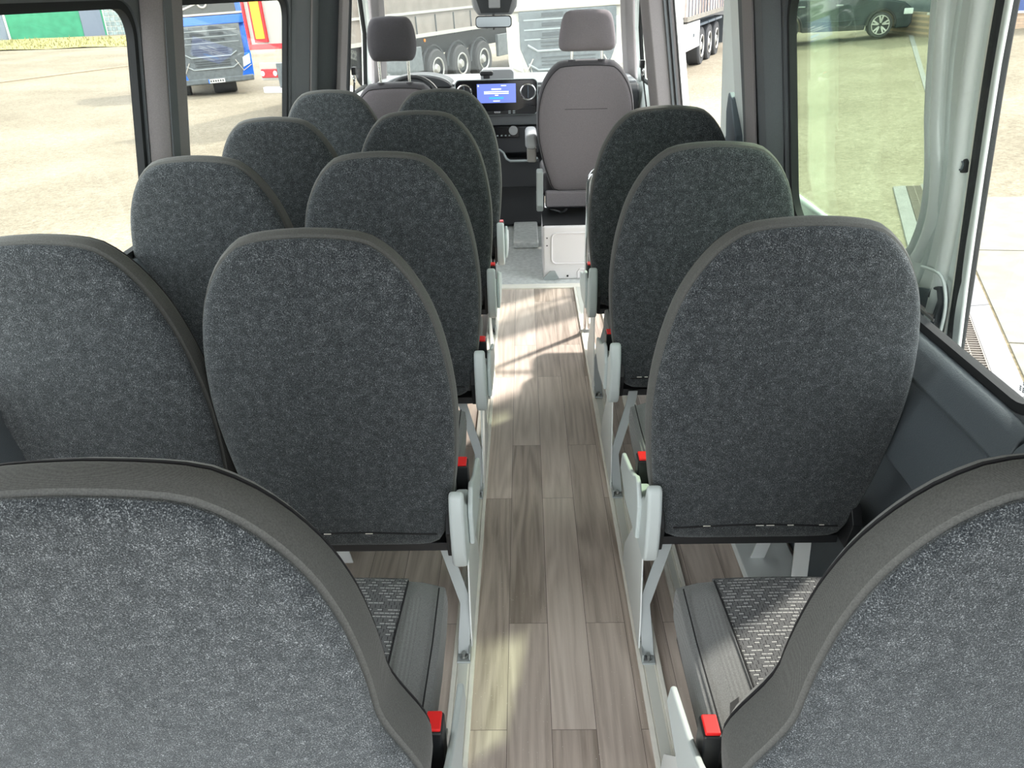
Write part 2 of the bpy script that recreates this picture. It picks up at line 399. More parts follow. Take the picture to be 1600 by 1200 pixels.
prof2 = [(0, .866), (-.012, .86), (-.03, .84), (-.045, .80), (-.055, .77), (-.06, .70), (-.07, .62), (-.075, .40), (-.06, 0), (.028, 0), (.028, .855)]
mb = MB(); mb.loft([[(XR+u, y, z) for u, z in prof2] for y in (-.3, 1.112)]); struct(mb.build('trim_3', 'wall', bevel=.006, seg=3), 'rear corner wall trim behind the right window', 'wall trim')
mb = MB(); mb.loft([[(wx(1, z, q), y, z) for q, y in ((-.05, .80), (-.05, 1.02), (-.035, 1.07), (0.0, 1.10), (.02, 1.10), (.02, .80))] for z in (.86, 1.2, 1.5, 1.88)])
struct(mb.build('trim_4', 'pillard', bevel=.01), 'dark rear pillar trim at the right edge', 'pillar trim')
def pillar(name, side, ya, yb, prot, za, zb, mat, label, stripes=()):
    mb = MB(); q = [(.0, ya-.012), (-prot*.55, ya-.004), (-prot, ya+.02), (-prot, yb-.02), (-prot*.5, yb), (.0, yb+.006)]
    mb.loft([[(wx(side, z, u), y, z) for u, y in q] for z in (za, 1.1, 1.3, 1.5, zb)])
    p = mb.build(name, mat, bevel=.004); struct(p, label, 'pillar trim')
    for (y_, c, wd) in stripes:
        mb = MB(); mb.loft([[(wx(side, z, u), y, z) for u, y in ((-prot-.003, y_), (-prot-.003, y_+wd), (-prot+.002, y_+wd), (-prot+.002, y_))] for z in (za, zb)])
        mb.build('seam_strip', c, p)
    return p
pillar('trim_5', -1, 2.275, 2.455, .05, .86, 1.9, 'pillar', 'taupe pillar trim between the two left windows', ((2.30, 'pillard', .05),))
pillar('trim_6', -1, 3.79, 4.24, .02, .86, 1.9, 'pillard', 'flat slate panel between left window and driver pillar', ((4.05, 'pillar', .03),))
pillar('trim_7', -1, 4.26, 4.40, .115, .0, 1.9, 'pillard', 'slate pillar trim behind the driver seat')
mb = MB(); mb.loft([[(wx(-1, z, u), y, z) for u, y in ((-.112, 4.245), (-.135, 4.25), (-.135, 4.40), (-.112, 4.40))] for z in (.3, 1.1, 1.88)])
struct(mb.build('trim_8', 'pillar', bevel=.006), 'narrow taupe edge of the pillar behind the driver', 'pillar trim')
pillar('trim_9', 1, 2.50, 2.82, .05, .80, 1.9, 'pillard', 'dark pillar trim between the right window and door opening', ((2.60, 'pillar', .12),))
mb = MB(); mb.loft([[(wx(1, z, u), y, z) for u, y in ((-.04, 2.83), (-.03, 2.99), (.06, 3.02), (.06, 2.83))] for z in (0.02, .5, .87, 1.3, 1.9)])
dj = struct(mb.build('trim_10', 'silver', bevel=.008), 'pale metal rear jamb of the sliding door opening', 'door jamb')
# black catch on that jamb
cm = MB(); cm.prism([(2.86, 1.06), (2.97, 1.17), (3.02, 1.19), (3.03, 1.12), (3.0, 1.04), (3.03, 1.0), (3.035, .975), (3.0, .965), (2.99, .70), (2.90, .70), (2.87, .86)], 'x', .755, .80)
ck = cm.build('door_catch', 'latch', dj, bevel=.006, seg=2)
MB().cyl((.75, 3.005, .985), (.81, 3.005, .985), .012).build('striker_pin', 'zinc', ck)
# B pillar on the right with the bright white body edge outside it
bp = MB(); bp.loft([[(wx(1, z, u), y, z) for u, y in ((-.15, 4.32), (-.125, 4.28), (-.05, 4.285), (-.035, 4.30), (-.02, 4.29), (-.0, 4.29), (0, 4.42), (-.15, 4.42))] for z in (0, .87, 1.2, 1.5, 1.9)])
bp = struct(bp.build('trim_11', 'pillar', bevel=.006), 'taupe pillar trim right of the front passenger seat', 'pillar trim')
for a, b in ((-.052, -.040), (-.028, -.018)):
    mb = MB(); mb.loft([[(wx(1, z, u), y, z) for u, y in ((a, 4.272), (b, 4.272), (b, 4.30), (a, 4.30))] for z in (0, .87, 1.2, 1.5, 1.9)]); mb.build('rubber_seal', 'pillard', bp)
mb = MB(); mb.loft([[(wx(1, z, u), y, z) for u, y in ((.003, 4.27), (.042, 4.29), (.042, 4.42), (.003, 4.42))] for z in (-.2, .87, 1.2, 1.5, 1.9)])
struct(mb.build('trim_12', 'white', bevel=.006), 'bright white body edge at the front of the sliding door opening', 'door jamb')
# seat belt anchors on both B pillars
for sd_, lab in ((-1, 'black seat belt with height slider hanging from the pillar behind the driver'), (1, 'seat belt with height slider hanging from the taupe pillar by the front passenger')):
    X_ = (lambda z: wx(sd_, z, -.165))
    sb = thing('seat_belt', lab, 'seat belt', (X_(.8), 4.44, .3))
    inv = Matrix.Translation(-Vector(sb.location))
    mb = MB(inv); mb.strip([(X_(1.15), 4.45, 1.13), (X_(1.0)+sd_*.02, 4.47, .9), (X_(.8)+sd_*.03, 4.5, .5)], (0, 1, .05), .045, .002); mb.build('webbing', 'piping', sb)
    mb = MB(inv); mb.box(X_(1.17)-.012, X_(1.17)+.012, 4.42, 4.47, 1.15, 1.19); mb.build('height_slider', 'black', sb, bevel=.005)
    mb = MB(inv); mb.torus((X_(1.13), 4.45, 1.13), .018, .004, 'x'); mb.build('guide_ring', 'chrome', sb)
# ceiling and front bulkhead parts
mb = MB(); mb.box(-.98, .70, -.3, 5.45, 1.90, 1.93); struct(mb.build('ceiling', 'wallup'), 'grey headliner', 'ceiling')
# cab side walls: door lower panels, belt line, glass, a pillars
for sd_, nm, lab in ((-1, 'door_1', 'left front door with black framed window by the driver'), (1, 'door_2', 'right front door with black framed window by the passenger')):
    mb = MB(); X0 = abs(XL) if sd_ < 0 else XR
    mb.loft([[(sd_*(X0+u), y, z) for u, z in ((-.02, .95), (.04, .95), (.04, -.35), (-.06, -.35), (-.08, .5), (-.05, .9))] for y in (4.43, 6.1)])
    d = struct(mb.build(nm, 'silver', bevel=.01), lab, 'door')
    mb = MB(); pts = [(4.50, .96), (4.50, 1.58), (5.30, 1.60), (5.62, 1.30), (5.75, .96)]
    mb.tube([(wx(sd_, z, .0), y, z) for y, z in pts], .014, 8, True); mb.build('window_seal', 'seal', d)
    mb = MB(); mb.loft([[(wx(sd_, z, u), y, z) for y, z in pts] for u in (.010, .014)]); mb.build('pane', 'g_clear', d, smooth=False)
    mb = MB(); mb.tube([(wx(sd_, z, -.005), y, z) for y, z in ((5.10, .96), (5.05, 1.56))], .014, 8); mb.build('window_divider', 'seal', d)
    mb = MB(); mb.loft([[(wx(sd_, z, u), y, z) for u, y in ((-.02, ya), (-.0, ya-.03), (.03, ya), (.03, ya+.10), (-.02, ya+.10))] for ya, z in ((5.80, .93), (5.66, 1.3), (5.40, 1.58), (5.2, 1.66))])
    mb.build('frame_upright', 'silver', d, bevel=.005)
    # windscreen pillar
    mb = MB(); mb.loft([[(wx(sd_, z, u), y+ya, z) for u, y in ((-.10, .05), (-.07, -.03), (-.02, -.05), (.04, .05), (.0, .12))] for ya, z in ((6.08, .85), (5.98, 1.1), (5.83, 1.35), (5.62, 1.6), (5.35, 1.9))])
    struct(mb.build('trim_%d' % (13 if sd_ < 0 else 14), 'pillar', bevel=.01), ('left' if sd_ < 0 else 'right')+' windscreen pillar trim', 'pillar trim')
mb = MB(); mb.loft([[(x, y, z) for x in (-1.06, .79)][::(1)] + [(.79 - (z-.9)*.1, y+.006, z), (-1.06 + (z-.9)*.1, y+.006, z)] for y, z in ((6.33, .93), (6.0, 1.33), (5.6, 1.72))])
struct(mb.build('window_4', 'g_wind', smooth=False), 'wide windscreen over the dashboard', 'windscreen')
mb = MB(); mb.box(-.98, .70, 5.40, 5.62, 1.66, 1.93); struct(mb.build('trim_15', 'wallup', bevel=.02), 'windscreen header trim', 'header trim')
# rear frame behind the camera, open tailgate
mb = MB(); mb.box(-1.12, .85, -.34, -.3, 1.72, 1.93); struct(mb.build('trim_16', 'wallup'), 'header over the open rear doors', 'header trim')

# floor
mb = MB(); mb.box(-1.13, .86, -.3, 4.20, -.03, 0); struct(mb.build('floor', 'wood'), 'wood-look vinyl floor of the passenger area', 'floor')
mb = MB(); mb.box(-1.13, .86, 4.26, 6.2, -.04, -.004); struct(mb.build('cab_floor', 'cabfloor'), 'pale grey rubber floor of the cab', 'floor')
mb = MB(); mb.box(-1.13, .86, 4.195, 4.262, -.04, .008); struct(mb.build('trim_17', 'rail', bevel=.003), 'white threshold strip across the front end of the aisle', 'threshold')
mb = MB(); mb.box(-1.2, .92, -.34, 6.2, -.30, -.045); struct(mb.build('floor_base', 'platew'), 'pale underfloor edge of the body', 'floor')
def rail(n, x0, x1, y0, y1, label, flip):
    mb = MB(); wd = x1-x0; lip = .012
    mb.box(x0, x0+lip, y0, y1, 0, .013).box(x1-lip, x1, y0, y1, 0, .013).box(x0+lip, x1-lip, y0, y1, 0, .009)
    r = struct(mb.build('trim_%d' % n, 'rail', bevel=.002), label, 'floor rail')
    mb = MB(); mb.box(x0+lip+.004, x1-lip-.006, y0, y1, .0092, .0105); mb.build('channel', 'railin', r)
rail(18, -.205, -.148, -.25, 4.19, 'cream aluminium seat rail along the left side of the aisle', 1)
rail(19, .270, .327, -.25, 4.19, 'cream aluminium seat rail along the right side of the aisle', 0)
rail(20, .395, .445, -.25, 4.19, 'second cream floor rail under the single seats', 0)
rail(21, -.86, -.81, -.25, 4.19, 'cream floor rail under the left window seats', 0)
mb = MB(); mb.box(.62, .78, .4, 2.9, .001, .03); struct(mb.build('trim_22', 'platew', bevel=.004), 'pale floor plate beside the right wall', 'floor plate')

# ------------------------------------------------------------------ passenger seats
flat_web = flat('black_webbing', (.05, .05, .052), .5)
HALF = [(0, 0), (.10, 0), (.17, .002), (.198, .010), (.214, .032), (.230, .085), (.247, .17), (.259, .27), (.265, .37), (.262, .46), (.250, .55), (.230, .63), (.203, .69), (.172, .735), (.140, .764), (.112, .778), (.06, .786), (0, .789)]
OUT2 = crom(HALF, 44)
OUTL = [(p.x, p.y) for p in OUT2] + [(-p.x, p.y) for p in OUT2[-2:0:-1]]
NP = len(OUTL)
NRM = []
for i in range(NP):
    a = Vector(OUTL[i-1]); b = Vector(OUTL[(i+1) % NP]); d = (b-a).normalized(); NRM.append(Vector((d.y, -d.x)))
AL = math.radians(7)
def back_xf(zb=.375, yb=.096):
    def T(x, d, v): return (x, yb - v*math.sin(AL) + d*math.cos(AL), zb + v*math.cos(AL) + d*math.sin(AL))
    return T
def bw(v): return .050 + .034*(1 - v/.79)          # depth of the side band
def seat(cx, y0, aisle, label, group, foot=.113, window_seat=False, ws=1.0, bs=1.0, bo=0):
    """aisle = +1 if the aisle lies on the seat's +x side, -1 otherwise"""
    root = thing('passenger_seat', label, 'seat', (cx, y0, 0), 0, group)
    T0 = back_xf(); s = aisle
    T = (lambda x, d, v: T0(x, d, v if v < .55 else .55+(v-.55)*.86)) if bo else T0
    bw = lambda v: bs*(.050+.034*(1-v/.79))
    def sh(x, v):      # back leans away from the aisle above the side bolster
        if x*s <= 0: return -s*bo
        q = min(1, max(0, (v-.22)/.18)); return -s*bo*(q*q*(3-2*q))
    def R_in(ins, dep):
        r = []
        for (x, v), n in zip(OUTL, NRM):
            r.append(T(x*ws+sh(x, v)-n.x*ins, dep(v) if callable(dep) else dep, v-n.y*ins))
        return r
    def R_sc(k, dep): return [T((x*ws+sh(x, v))*k-s*bo*(1-k), dep(v) if callable(dep) else dep, .40+(v-.40)*k) for x, v in OUTL]
    dome = lambda k: -.012*(1-k**2)
    mb = MB(); rings = [R_sc(k, dome(k)-.002) for k in (.02, .3, .55, .75)] + [R_in(.035, -.004), R_in(.018, -.002), R_in(.008, .002), R_in(.003, .008), R_in(.005, .013), R_in(.012, .016)]
    mb.loft(rings, True, False); bk = mb.build('back_panel', 'carpet', root)
    # hem with zip along the bottom edge
    mb = MB(); pts = [T(x, -.006, .052 + .004*math.cos(x*14)) for x in [(-.19+.38*i/20) for i in range(21)]]
    mb.tube(pts, .0022, 6); mb.build('bottom_seam', 'piping', bk)
    for k in range(14):
        if random.random() < .45 and .5 < y0 < 2.2:
            x = -.17+.34*k/14; L_ = .01+.01*random.random(); mb = MB(); mb.tube([T(x, -.0085, .055), T(x+L_, -.0085, .055)], .0013, 5)
            mb.build('zip_stitch', 'rail', bk)
    mb = MB(); rings = [R_in(.012, .016), R_in(.006, .013), R_in(-.001, lambda v: .018)] + \
        [R_in(-.004, lambda v: .018+(bw(v)-.018)*.35), R_in(-.004, lambda v: .018+(bw(v)-.018)*.7), R_in(-.001, lambda v: bw(v)-.004), R_in(.004, lambda v: bw(v)-.001), R_in(.010, lambda v: bw(v))]
    mb.loft(rings, False, False); mb.build('side_band', 'band', root)
    mb = MB(); rings = [R_in(.006, lambda v: bw(v)-.002), R_in(.004, lambda v: bw(v)+.006), R_in(.012, lambda v: bw(v)+.016), R_in(.04, lambda v: bw(v)+.028)] + [R_sc(k, lambda v: bw(v)+.03) for k in (.7, .4, .02)]
    mb.loft(rings, False, True); mb.build('front_cushion', 'plain', root)
    mb = MB(); mb.tube(R_in(.003, lambda v: bw(v)+.002), .0022, 5, True); mb.build('piping', 'piping', root)
    # seat cushion
    hw, ya, yb = .222, .175, .672
    mb = MB(); sec = []
    N = 10
    for y, zt, hh in ((ya, .452, hw-.02), (ya+.02, .46, hw-.008), (ya+.12, .462, hw), (ya+.3, .462, hw+.002), (yb-.08, .462, hw), (yb-.03, .455, hw-.002), (yb-.008, .438, hw-.008), (yb, .415, hw-.015)):
        top = []
        for i in range(N+1):
            u = -1+2*i/N; top.append((u*hh, y, zt-.016*abs(u)**6-.004*u*u))
        sec.append([(-hh, y, .355), (-hh-.003, y, .40)] + top[0:] + [(hh+.003, y, .40), (hh, y, .355)])
    mb.loft(sec); cu = mb.build('seat_cushion', 'plain', root, bevel=.004)
    mb = MB(); sec = []
    for y, zt, hh in ((ya+.03, .462, .125), (ya+.12, .466, .133), (ya+.3, .467, .137), (yb-.08, .467, .142), (yb-.03, .461, .142), (yb-.004, .443, .14), (yb+.005, .415, .138)):
        top = [(-hh+2*hh*i/8, y, zt-.004*(2*i/8-1)**2) for i in range(9)]
        sec.append([(-hh, y, .40)]+top+[(hh, y, .40)])
    mb.loft(sec); mb.build('cushion_centre', 'dash', cu)
    for xs in (-1, 1):
        mb = MB(); mb.tube([(xs*.128, ya+.03, .462), (xs*.136, ya+.12, .4645), (xs*.140, ya+.3, .465), (xs*.145, yb-.08, .465), (xs*.145, yb-.035, .460)], .0018, 5); mb.build('cushion_seam', 'piping', cu)
        mb = MB(); mb.tube([(xs*(hw-.014), ya+.03, .453), (xs*(hw-.010), ya+.3, .4535), (xs*(hw-.012), yb-.05, .453)], .0016, 5); mb.build('cushion_seam', 'piping', cu)
    # black recliner frame at the foot of the back
    mb = MB()
    for xs in (-1, 1): mb.prism([(.08, .36), (.06, .44), (.09, .48), (.20, .45), (.22, .36)], 'x', xs*.225-.012, xs*.225+.012)
    mb.box(-.22, .22, .13, .60, .335, .36); mb.build('seat_frame', 'black', root, bevel=.003)
    if not window_seat:
        xo = s*.246
        # light grey recliner cover and outer shield
        mb = MB(); prof = [(.030, .375), (.022, .42), (.022, .50), (.032, .548), (.038, .562), (.058, .565), (.072, .52), (.11, .49), (.20, .47), (.21, .37), (.12, .345), (.05, .352)]
        mb.prism(prof, 'x', xo-.018, xo+.016); mb.build('recliner_cover', 'cover', root, bevel=.009, seg=3)
        mb = MB(); prof = [(.11, .37), (.10, .47), (.12, .495), (.14, .515), (.165, .515), (.20, .495), (.27, .465), (.40, .43), (.42, .37), (.30, .345)]
        mb.prism(prof, 'x', xo+s*.022-.005, xo+s*.022+.007); mb.build('side_shield', 'cover', root, bevel=.005, seg=3)
        # buckle
        bx = s*.242
        mb = MB(); mb.box(bx-.015, bx+.015, .225, .268, .36, .515); bu = mb.build('seat_belt_buckle', 'black', root, bevel=.004)
        mb = MB(); mb.box(bx-.012, bx+.012, .229, .265, .513, .520); mb.build('release_button', 'red', bu, bevel=.002)
        # leg: pressed strip, side plate, foot with bolt
        fx = (s*1)*( (-.176 if s > 0 else .296) - cx)*s
        f_ = foot
        mb = MB(); mb.strip([(fx, f_-.012, .022), (fx, f_+.012, .05), (fx+s*.006, f_+.055, .13), (fx-s*.046, f_+.075, .33), (fx-s*.05, f_+.08, .36)], (1, 0, 0), .030, .004)
        lg = mb.build('leg', 'metalgrey', root, bevel=.001)
        px_ = fx+s*.019
        mb = MB(); mb.prism([(f_+.06, .36), (f_+.02, .12), (f_+.012, .02), (f_+.36, .02), (f_+.34, .10), (f_+.22, .25), (f_+.20, .36)], 'x', px_-.002, px_+.002)
        mb.build('side_plate', 'platew', lg, bevel=.001)
        mb = MB(); mb.box(fx-.017, fx+.017, f_-.035, f_+.02, .011, .017); mb.box(fx+s*.015-.002, fx+s*.015+.002, f_-.03, f_+.02, .011, .04)
        mb.build('foot', 'metalgrey', lg, bevel=.001)
        mb = MB(); mb.cyl((fx, f_-.018, .016), (fx, f_-.018, .021), .011).cyl((fx, f_-.018, .021), (fx, f_-.018, .031), .0065, 6); mb.build('bolt', 'zinc', lg)
    # legs on the far side
    xi = -s*.15 if not window_seat else s*.05
    mb = MB(); mb.strip([(xi, foot+.0, .012), (xi, foot+.03, .05), (xi, foot+.07, .33), (xi, foot+.08, .36)], (1, 0, 0), .04, .005)
    mb.box(xi-.022, xi+.022, foot-.03, foot+.04, .011, .018); mb.build('rear_leg', 'platew', root, bevel=.001)
    mb = MB(); mb.strip([(xi, foot+.36, .012), (xi, foot+.34, .06), (xi, foot+.24, .33), (xi, foot+.23, .36)], (1, 0, 0), .04, .005); mb.build('front_leg', 'platew', root, bevel=.001)
    # lap belt lying over the cushion corner
    mb = MB(); bx = s*.165
    mb.strip([(bx-s*.06, .20, .475), (bx-s*.01, .265, .490), (bx+s*.022, .290, .505), (bx+s*.036, .282, .50), (bx+s*.040, .250, .485), (bx+s*.042, .21, .47)], (.25*s, -1, 0), .04, .003)
    mb.build('belt_webbing', flat_web, root); 
    return root
G1 = 'dark grey passenger seats along the aisle, left side'; G2 = 'dark grey passenger seats by the left windows'; G3 = 'single dark grey passenger seats on the right'
ordn = ['frontmost', 'second from the front', 'third from the front', 'fourth from the front', 'nearest']
yl = [3.525, 2.858, 2.085, 1.343, .590]; xl = [-.365, -.385, -.393, -.408, -.400]; fl = [3.560, 2.885, 2.168, 1.456, .75]
labs = ['frontmost left aisle seat, charcoal back just behind the driver seat', 'charcoal left aisle seat, second row from the front', 'charcoal left aisle seat of the middle row beside the wood floor',
        'charcoal left aisle seat with its whole back in view, fourth row', 'large nearest seat at the lower left corner, red buckle at its side']
for k in range(5): seat(xl[k], yl[k], 1, labs[k], G1, fl[k]-yl[k], ws=.955 if k < 4 else 1.0, bs=1.25 if k == 4 else 1.0, bo=.055 if k == 4 else 0)
yo = [3.579, 2.779, 2.081, 1.336]; xo_ = [-.868, -.885, -.895, -.908]
labs = ['frontmost window-side seat on the left, partly behind the aisle seats', 'charcoal left window seat of the second row, below the pillar', 'charcoal left window seat of the middle row beside the side window',
        'charcoal left window seat cut by the left picture edge']
for k in range(4): seat(xo_[k], yo[k], 1, labs[k], G2, .1, True, ws=.925)
yr = [2.843, 2.126, 1.357, .580]; xr = [.510, .520, .523, .520]; fr_ = [2.873, 2.163, 1.446, .75]
labs = ['frontmost single seat on the right, charcoal, by the steel grab rail', 'charcoal single right seat, second from the front', 'charcoal single right seat with its whole back in view', 'large nearest single seat at the lower right corner']
for k in range(4): seat(xr[k], yr[k], -1, labs[k], G3, fr_[k]-yr[k], bs=1.25 if k == 3 else 1.0, bo=.06 if k == 3 else 0)
# ------------------------------------------------------------------ cab seats
def cab_seat(cx, y0, label, zt, hh, hz0, hz1):
    root = thing('cab_seat', label, 'seat', (cx, y0, 0), 0, None)
    half = [(0, 0), (.12, 0), (.17, .005), (.195, .03), (.215, .09), (.245, .19), (.272, .32), (.278, .42), (.272, .52), (.25, .61), (.215, .675), (.18, .715), (.15, .735), (.08, .742), (0, .744)]
    o2 = crom(half, 36); ol = [(p.x, p.y) for p in o2]+[(-p.x, p.y) for p in o2[-2:0:-1]]
    al = math.radians(9); zb = zt-.735
    T = lambda x, d, v: (x, .10-v*math.sin(al)+d*math.cos(al), zb+v*math.cos(al)+d*math.sin(al))
    sc = lambda k, d: [T(x*(1-(1-k)), d, .36+(v-.36)*k) for x, v in ol]
    mb = MB(); mb.loft([sc(.02, -.012), sc(.4, -.012), sc(.75, -.008), sc(.90, 0), sc(.955, .008), sc(.965, .012)], True, False); mb.build('back_panel', 'taupe', root)
    mb = MB(); mb.loft([sc(.965, .012), sc(.985, .02), sc(1, .045), sc(1, .09), sc(.96, .12), sc(.7, .135), sc(.02, .13)], False, True); mb.build('back_cushion', 'cabside', root)
    mb = MB(); mb.tube(sc(.962, .009), .0022, 5, True); mb.build('piping', 'piping', root)
    mb = MB(); mb.tube([T(x, -.0115, .50) for x in (-.12, -.04, .05, .12)], .0014, 5); mb.build('back_seam', 'piping', root)
    # head restraint
    yh = .10-.80*math.sin(al)+.05
    H_ = [(-hh, 0), (hh, 0)]
    prof = crom([(0, 0), (hh*.70, .0), (hh*.90, .018), (hh*.99, .06), (hh, .11), (hh*.95, .16), (hh*.84, .20), (hh*.68, hz1-hz0-.004), (hh*.4, hz1-hz0), (0, hz1-hz0+.003)] if cx < 0 else [(0, 0), (hh*.75, 0), (hh*.96, .012), (hh, .045), (hh*.96, .10), (hh*.87, .165), (hh*.74, hz1-hz0-.008), (hh*.5, hz1-hz0), (0, hz1-hz0+.003)], 24)
    pl = [(p.x, p.y) for p in prof]+[(-p.x, p.y) for p in prof[-2:0:-1]]; zc = (hz1-hz0)/2
    r = lambda k, d: [(x*k, yh+d, hz0+zc+(v-zc)*k) for x, v in pl]
    mb = MB(); mb.loft([r(.02, -.055), r(.5, -.052), r(.8, -.042), r(.93, -.028), r(1, 0), r(.99, .025), r(.92, .045), r(.6, .052), r(.02, .052)])
    hr = mb.build('headrest', 'cabside' if cx < 0 else 'taupe', root)
    for s in (-1, 1):
        mb = MB(); mb.cyl((s*.082, yh+.01, zt-.03), (s*.082, yh+.01, hz0+.02), .0075, 12); mb.build('headrest_post', 'chrome', root)
        mb = MB(); mb.cyl((s*.082, yh+.01, zt-.012), (s*.082, yh+.01, zt+.014), .024, 16, .02); mb.build('post_guide', 'cabside', root)
    mb = MB(); mb.box(-.25, .25, .14, .66, .40, .55); mb.build('seat_cushion', 'cabside', root, bevel=.04, seg=4)
    mb = MB(); mb.box(-.23, .23, .075, .13, .36, .455); mb.build('rear_skirt', 'taupe', root, bevel=.012, seg=3)
    mb = MB(); mb.box(-.22, .22, .12, .62, .340, .40); mb.build('seat_base', 'dashp', root, bevel=.01)
    for s in (-1, 1):
        mb = MB(); mb.prism([(.02, .585), (.06, .60), (.09, .52), (.11, .46), (.16, .45), (.16, .36), (.06, .34), (.03, .38), (.045, .47)], 'x', s*.262-.02, s*.262+.02); mb.build('recliner_bracket', 'metalgrey', root, bevel=.008)
    mb = MB(); mb.tube([(-.20, .07, .350), (-.17, .06, .345), (-.14, .07, .332), (-.12, .06, .338), (-.10, .065, .355)], .008, 6); mb.build('wiring_plug', 'black', root)
    return root
ps_ = cab_seat(.350, 4.55, 'tall taupe front passenger seat with its headrest raised on two posts', 1.175, .155, 1.232, 1.435)
ar = MB(); ar.box(-.345, -.275, .10, .42, .70, .785); a_ = ar.build('armrest', 'arm', ps_, bevel=.025, seg=4)
ar = MB(); ar.box(-.335, -.280, .12, .36, .62, .705); ar.build('armrest_bracket', 'armd', a_, bevel=.012, seg=3)
cab_seat(-.725, 4.60, 'driver seat with rounded dark headrest behind the steering wheel', 1.075, .135, 1.20, 1.425)

# white steel box under the passenger seat
sbx = thing('seat_box', 'white pressed steel box under the front passenger seat', 'seat box', (.36, 4.36, 0))
MB().box(-.26, .26, 0, .42, -.004, .318).build('box_body', 'boxw', sbx, bevel=.012, seg=3)
mb = MB(); mb.tube([(u-.36, -.001, v) for u, v in rrect(.150, .565, .095, .278, .03)], .005, 8, True); mb.build('pressed_panel_rim', 'boxw', sbx)
mb = MB(); mb.tube([(x, -.001, z) for x, z in ((-.055, .0), (-.055, .045), (-.045, .058), (.22, .058))], .004, 6); mb.build('lower_pressed_rim', 'boxw', sbx)
mb = MB(); mb.box(-.262, .26, .02, .42, .312, .322); mb.build('top_plate', 'black', sbx, bevel=.003)
for z in (.205, .25): MB().cyl((-.237, .002, z), (-.237, -.003, z), .004, 10).build('rivet_hole', 'black', sbx)
MB().cyl((-.115, .002, .018), (-.115, -.004, .018), .006, 10).build('bolt', 'black', sbx)
mb = MB(); mb.prism([(-.245, -.02), (-.26, .008), (-.22, .05), (-.19, .05), (-.165, .005)], 'y', -.012, -.002); mb.build('foot_bracket', 'metalgrey', sbx)
# raised tunnel step of the cab floor and driver side box
mb = MB(); mb.box(-.085, .085, 4.98, 5.9, -.004, .035); struct(mb.build('trim_23', 'cabfloor', bevel=.012, seg=3), 'raised step in the pale cab floor', 'floor step')
o = thing('seat_box', 'white steel box under the driver seat', 'seat box', (-.73, 4.42, 0)); MB().box(-.26, .26, 0, .42, -.004, .31).build('box_body', 'boxw', o, bevel=.012)

# grab pole
mb = MB(); pts = [(.298, 3.56, .02), (.298, 3.56, .73)] + [(.298+.06*(1-math.cos(a)), 3.56, .745+.06*math.sin(a)) for a in [math.radians(15*i) for i in range(7)]] + [(.56, 3.56, .805), (.60, 3.56, .79), (.62, 3.56, .75), (.62, 3.56, .02)]
gp = mb.tube(pts, .017, 14); gp = thing('grab_rail', 'bent chrome grab rail standing on the floor beside the frontmost right seat', 'grab rail', (0, 0, 0)); 
gpo = mb.build('tube', 'chrome', gp)
for x in (.298, .62): MB().cyl((x, 3.56, 0), (x, 3.56, .012), .035, 20).build('floor_flange', 'zinc', gp)

# ------------------------------------------------------------------ dashboard
D = thing('dashboard', 'dark dashboard spanning the cab below the windscreen', 'dashboard', (-.15, 5.5, 0))
X = Matrix.Translation(Vector((.15, -5.5, 0)))
mb = MB(X); pr_ = [(5.52, .78), (5.50, .92), (5.53, .955), (5.70, .965), (6.28, .925), (6.28, .30), (5.75, .30), (5.66, .50), (5.56, .66)]
mb.prism(pr_, 'x', -1.05, .78); mb.build('dashboard_body', 'dashp', D, bevel=.015, seg=3)
mb = MB(X); mb.box(-1.04, .77, 5.60, 6.27, .955, .975); mb.build('top_pad', 'dashl', D, bevel=.012, seg=3)  # thin pad in a paler colour, painting the light on the dashboard top
mb = MB(X); mb.prism(rrect(-.455, .090, .786, 1.006, .028), 'y', 5.465, 5.52); ho = mb.build('display_housing', 'gloss', D, bevel=.006)
mb = MB(X); mb.tube([(u, 5.467, v) for u, v in rrect(-.457, .092, .784, 1.008, .03)], .003, 6, True); mb.build('housing_rim', 'tlight', ho)
mb = MB(X); mb.box(-.312, -.052, 5.462, 5.468, .862, .982); mb.build('screen', 'screen', ho)
for x0, x1, z0, z1, mt in ((-.215, -.15, .945, .953, 'scrtxt'), (-.265, -.10, .930, .936, 'scrtxt'), (-.265, -.10, .919, .925, 'scrtxt'), (-.192, -.17, .908, .914, 'scrtxt'), (-.232, -.135, .887, .899, 'scrbtn'), (-.205, -.16, .872, .877, 'scrtxt'), (-.15, -.115, .968, .973, 'scrtxt'), (-.306, -.298, .966, .976, 'scrtxt')):
    MB(X).box(x0, x1, 5.4605, 5.4625, z0, z1).build('screen_line', mt, ho)
for cx_, cz in ((.030, .928), (-.398, .930)):
    mb = MB(X); mb.torus((cx_, 5.462, cz), .048, .0065); v_ = mb.build('air_vent', 'chrome', ho)
    mb = MB(X); mb.cyl((cx_, 5.466, cz), (cx_, 5.461, cz), .042, 24); mb.cyl((cx_, 5.461, cz), (cx_, 5.454, cz), .012, 16, .008); mb.build('vent_louvre', 'dashp', v_)
    MB(X).box(cx_-.003, cx_+.003, 5.452, 5.460, cz-.038, cz+.038).build('vent_fin', 'latch', v_)
mb = MB(X); mb.prism([(-.44, .786), (.075, .786), (.08, .835), (.02, .84), (-.04, .812), (-.44, .805)], 'y', 5.455, 5.50); mb.build('switch_shelf', 'black', ho, bevel=.004)
mb = MB(X); mb.box(-.200, -.158, 5.448, 5.458, .797, .809); mb.build('start_switch', 'chrome', ho, bevel=.003)
for x in (-.105, -.075):
    for z in (.794, .806): MB(X).box(x, x+.016, 5.449, 5.457, z, z+.006).build('rocker_switch', 'tlight', ho)
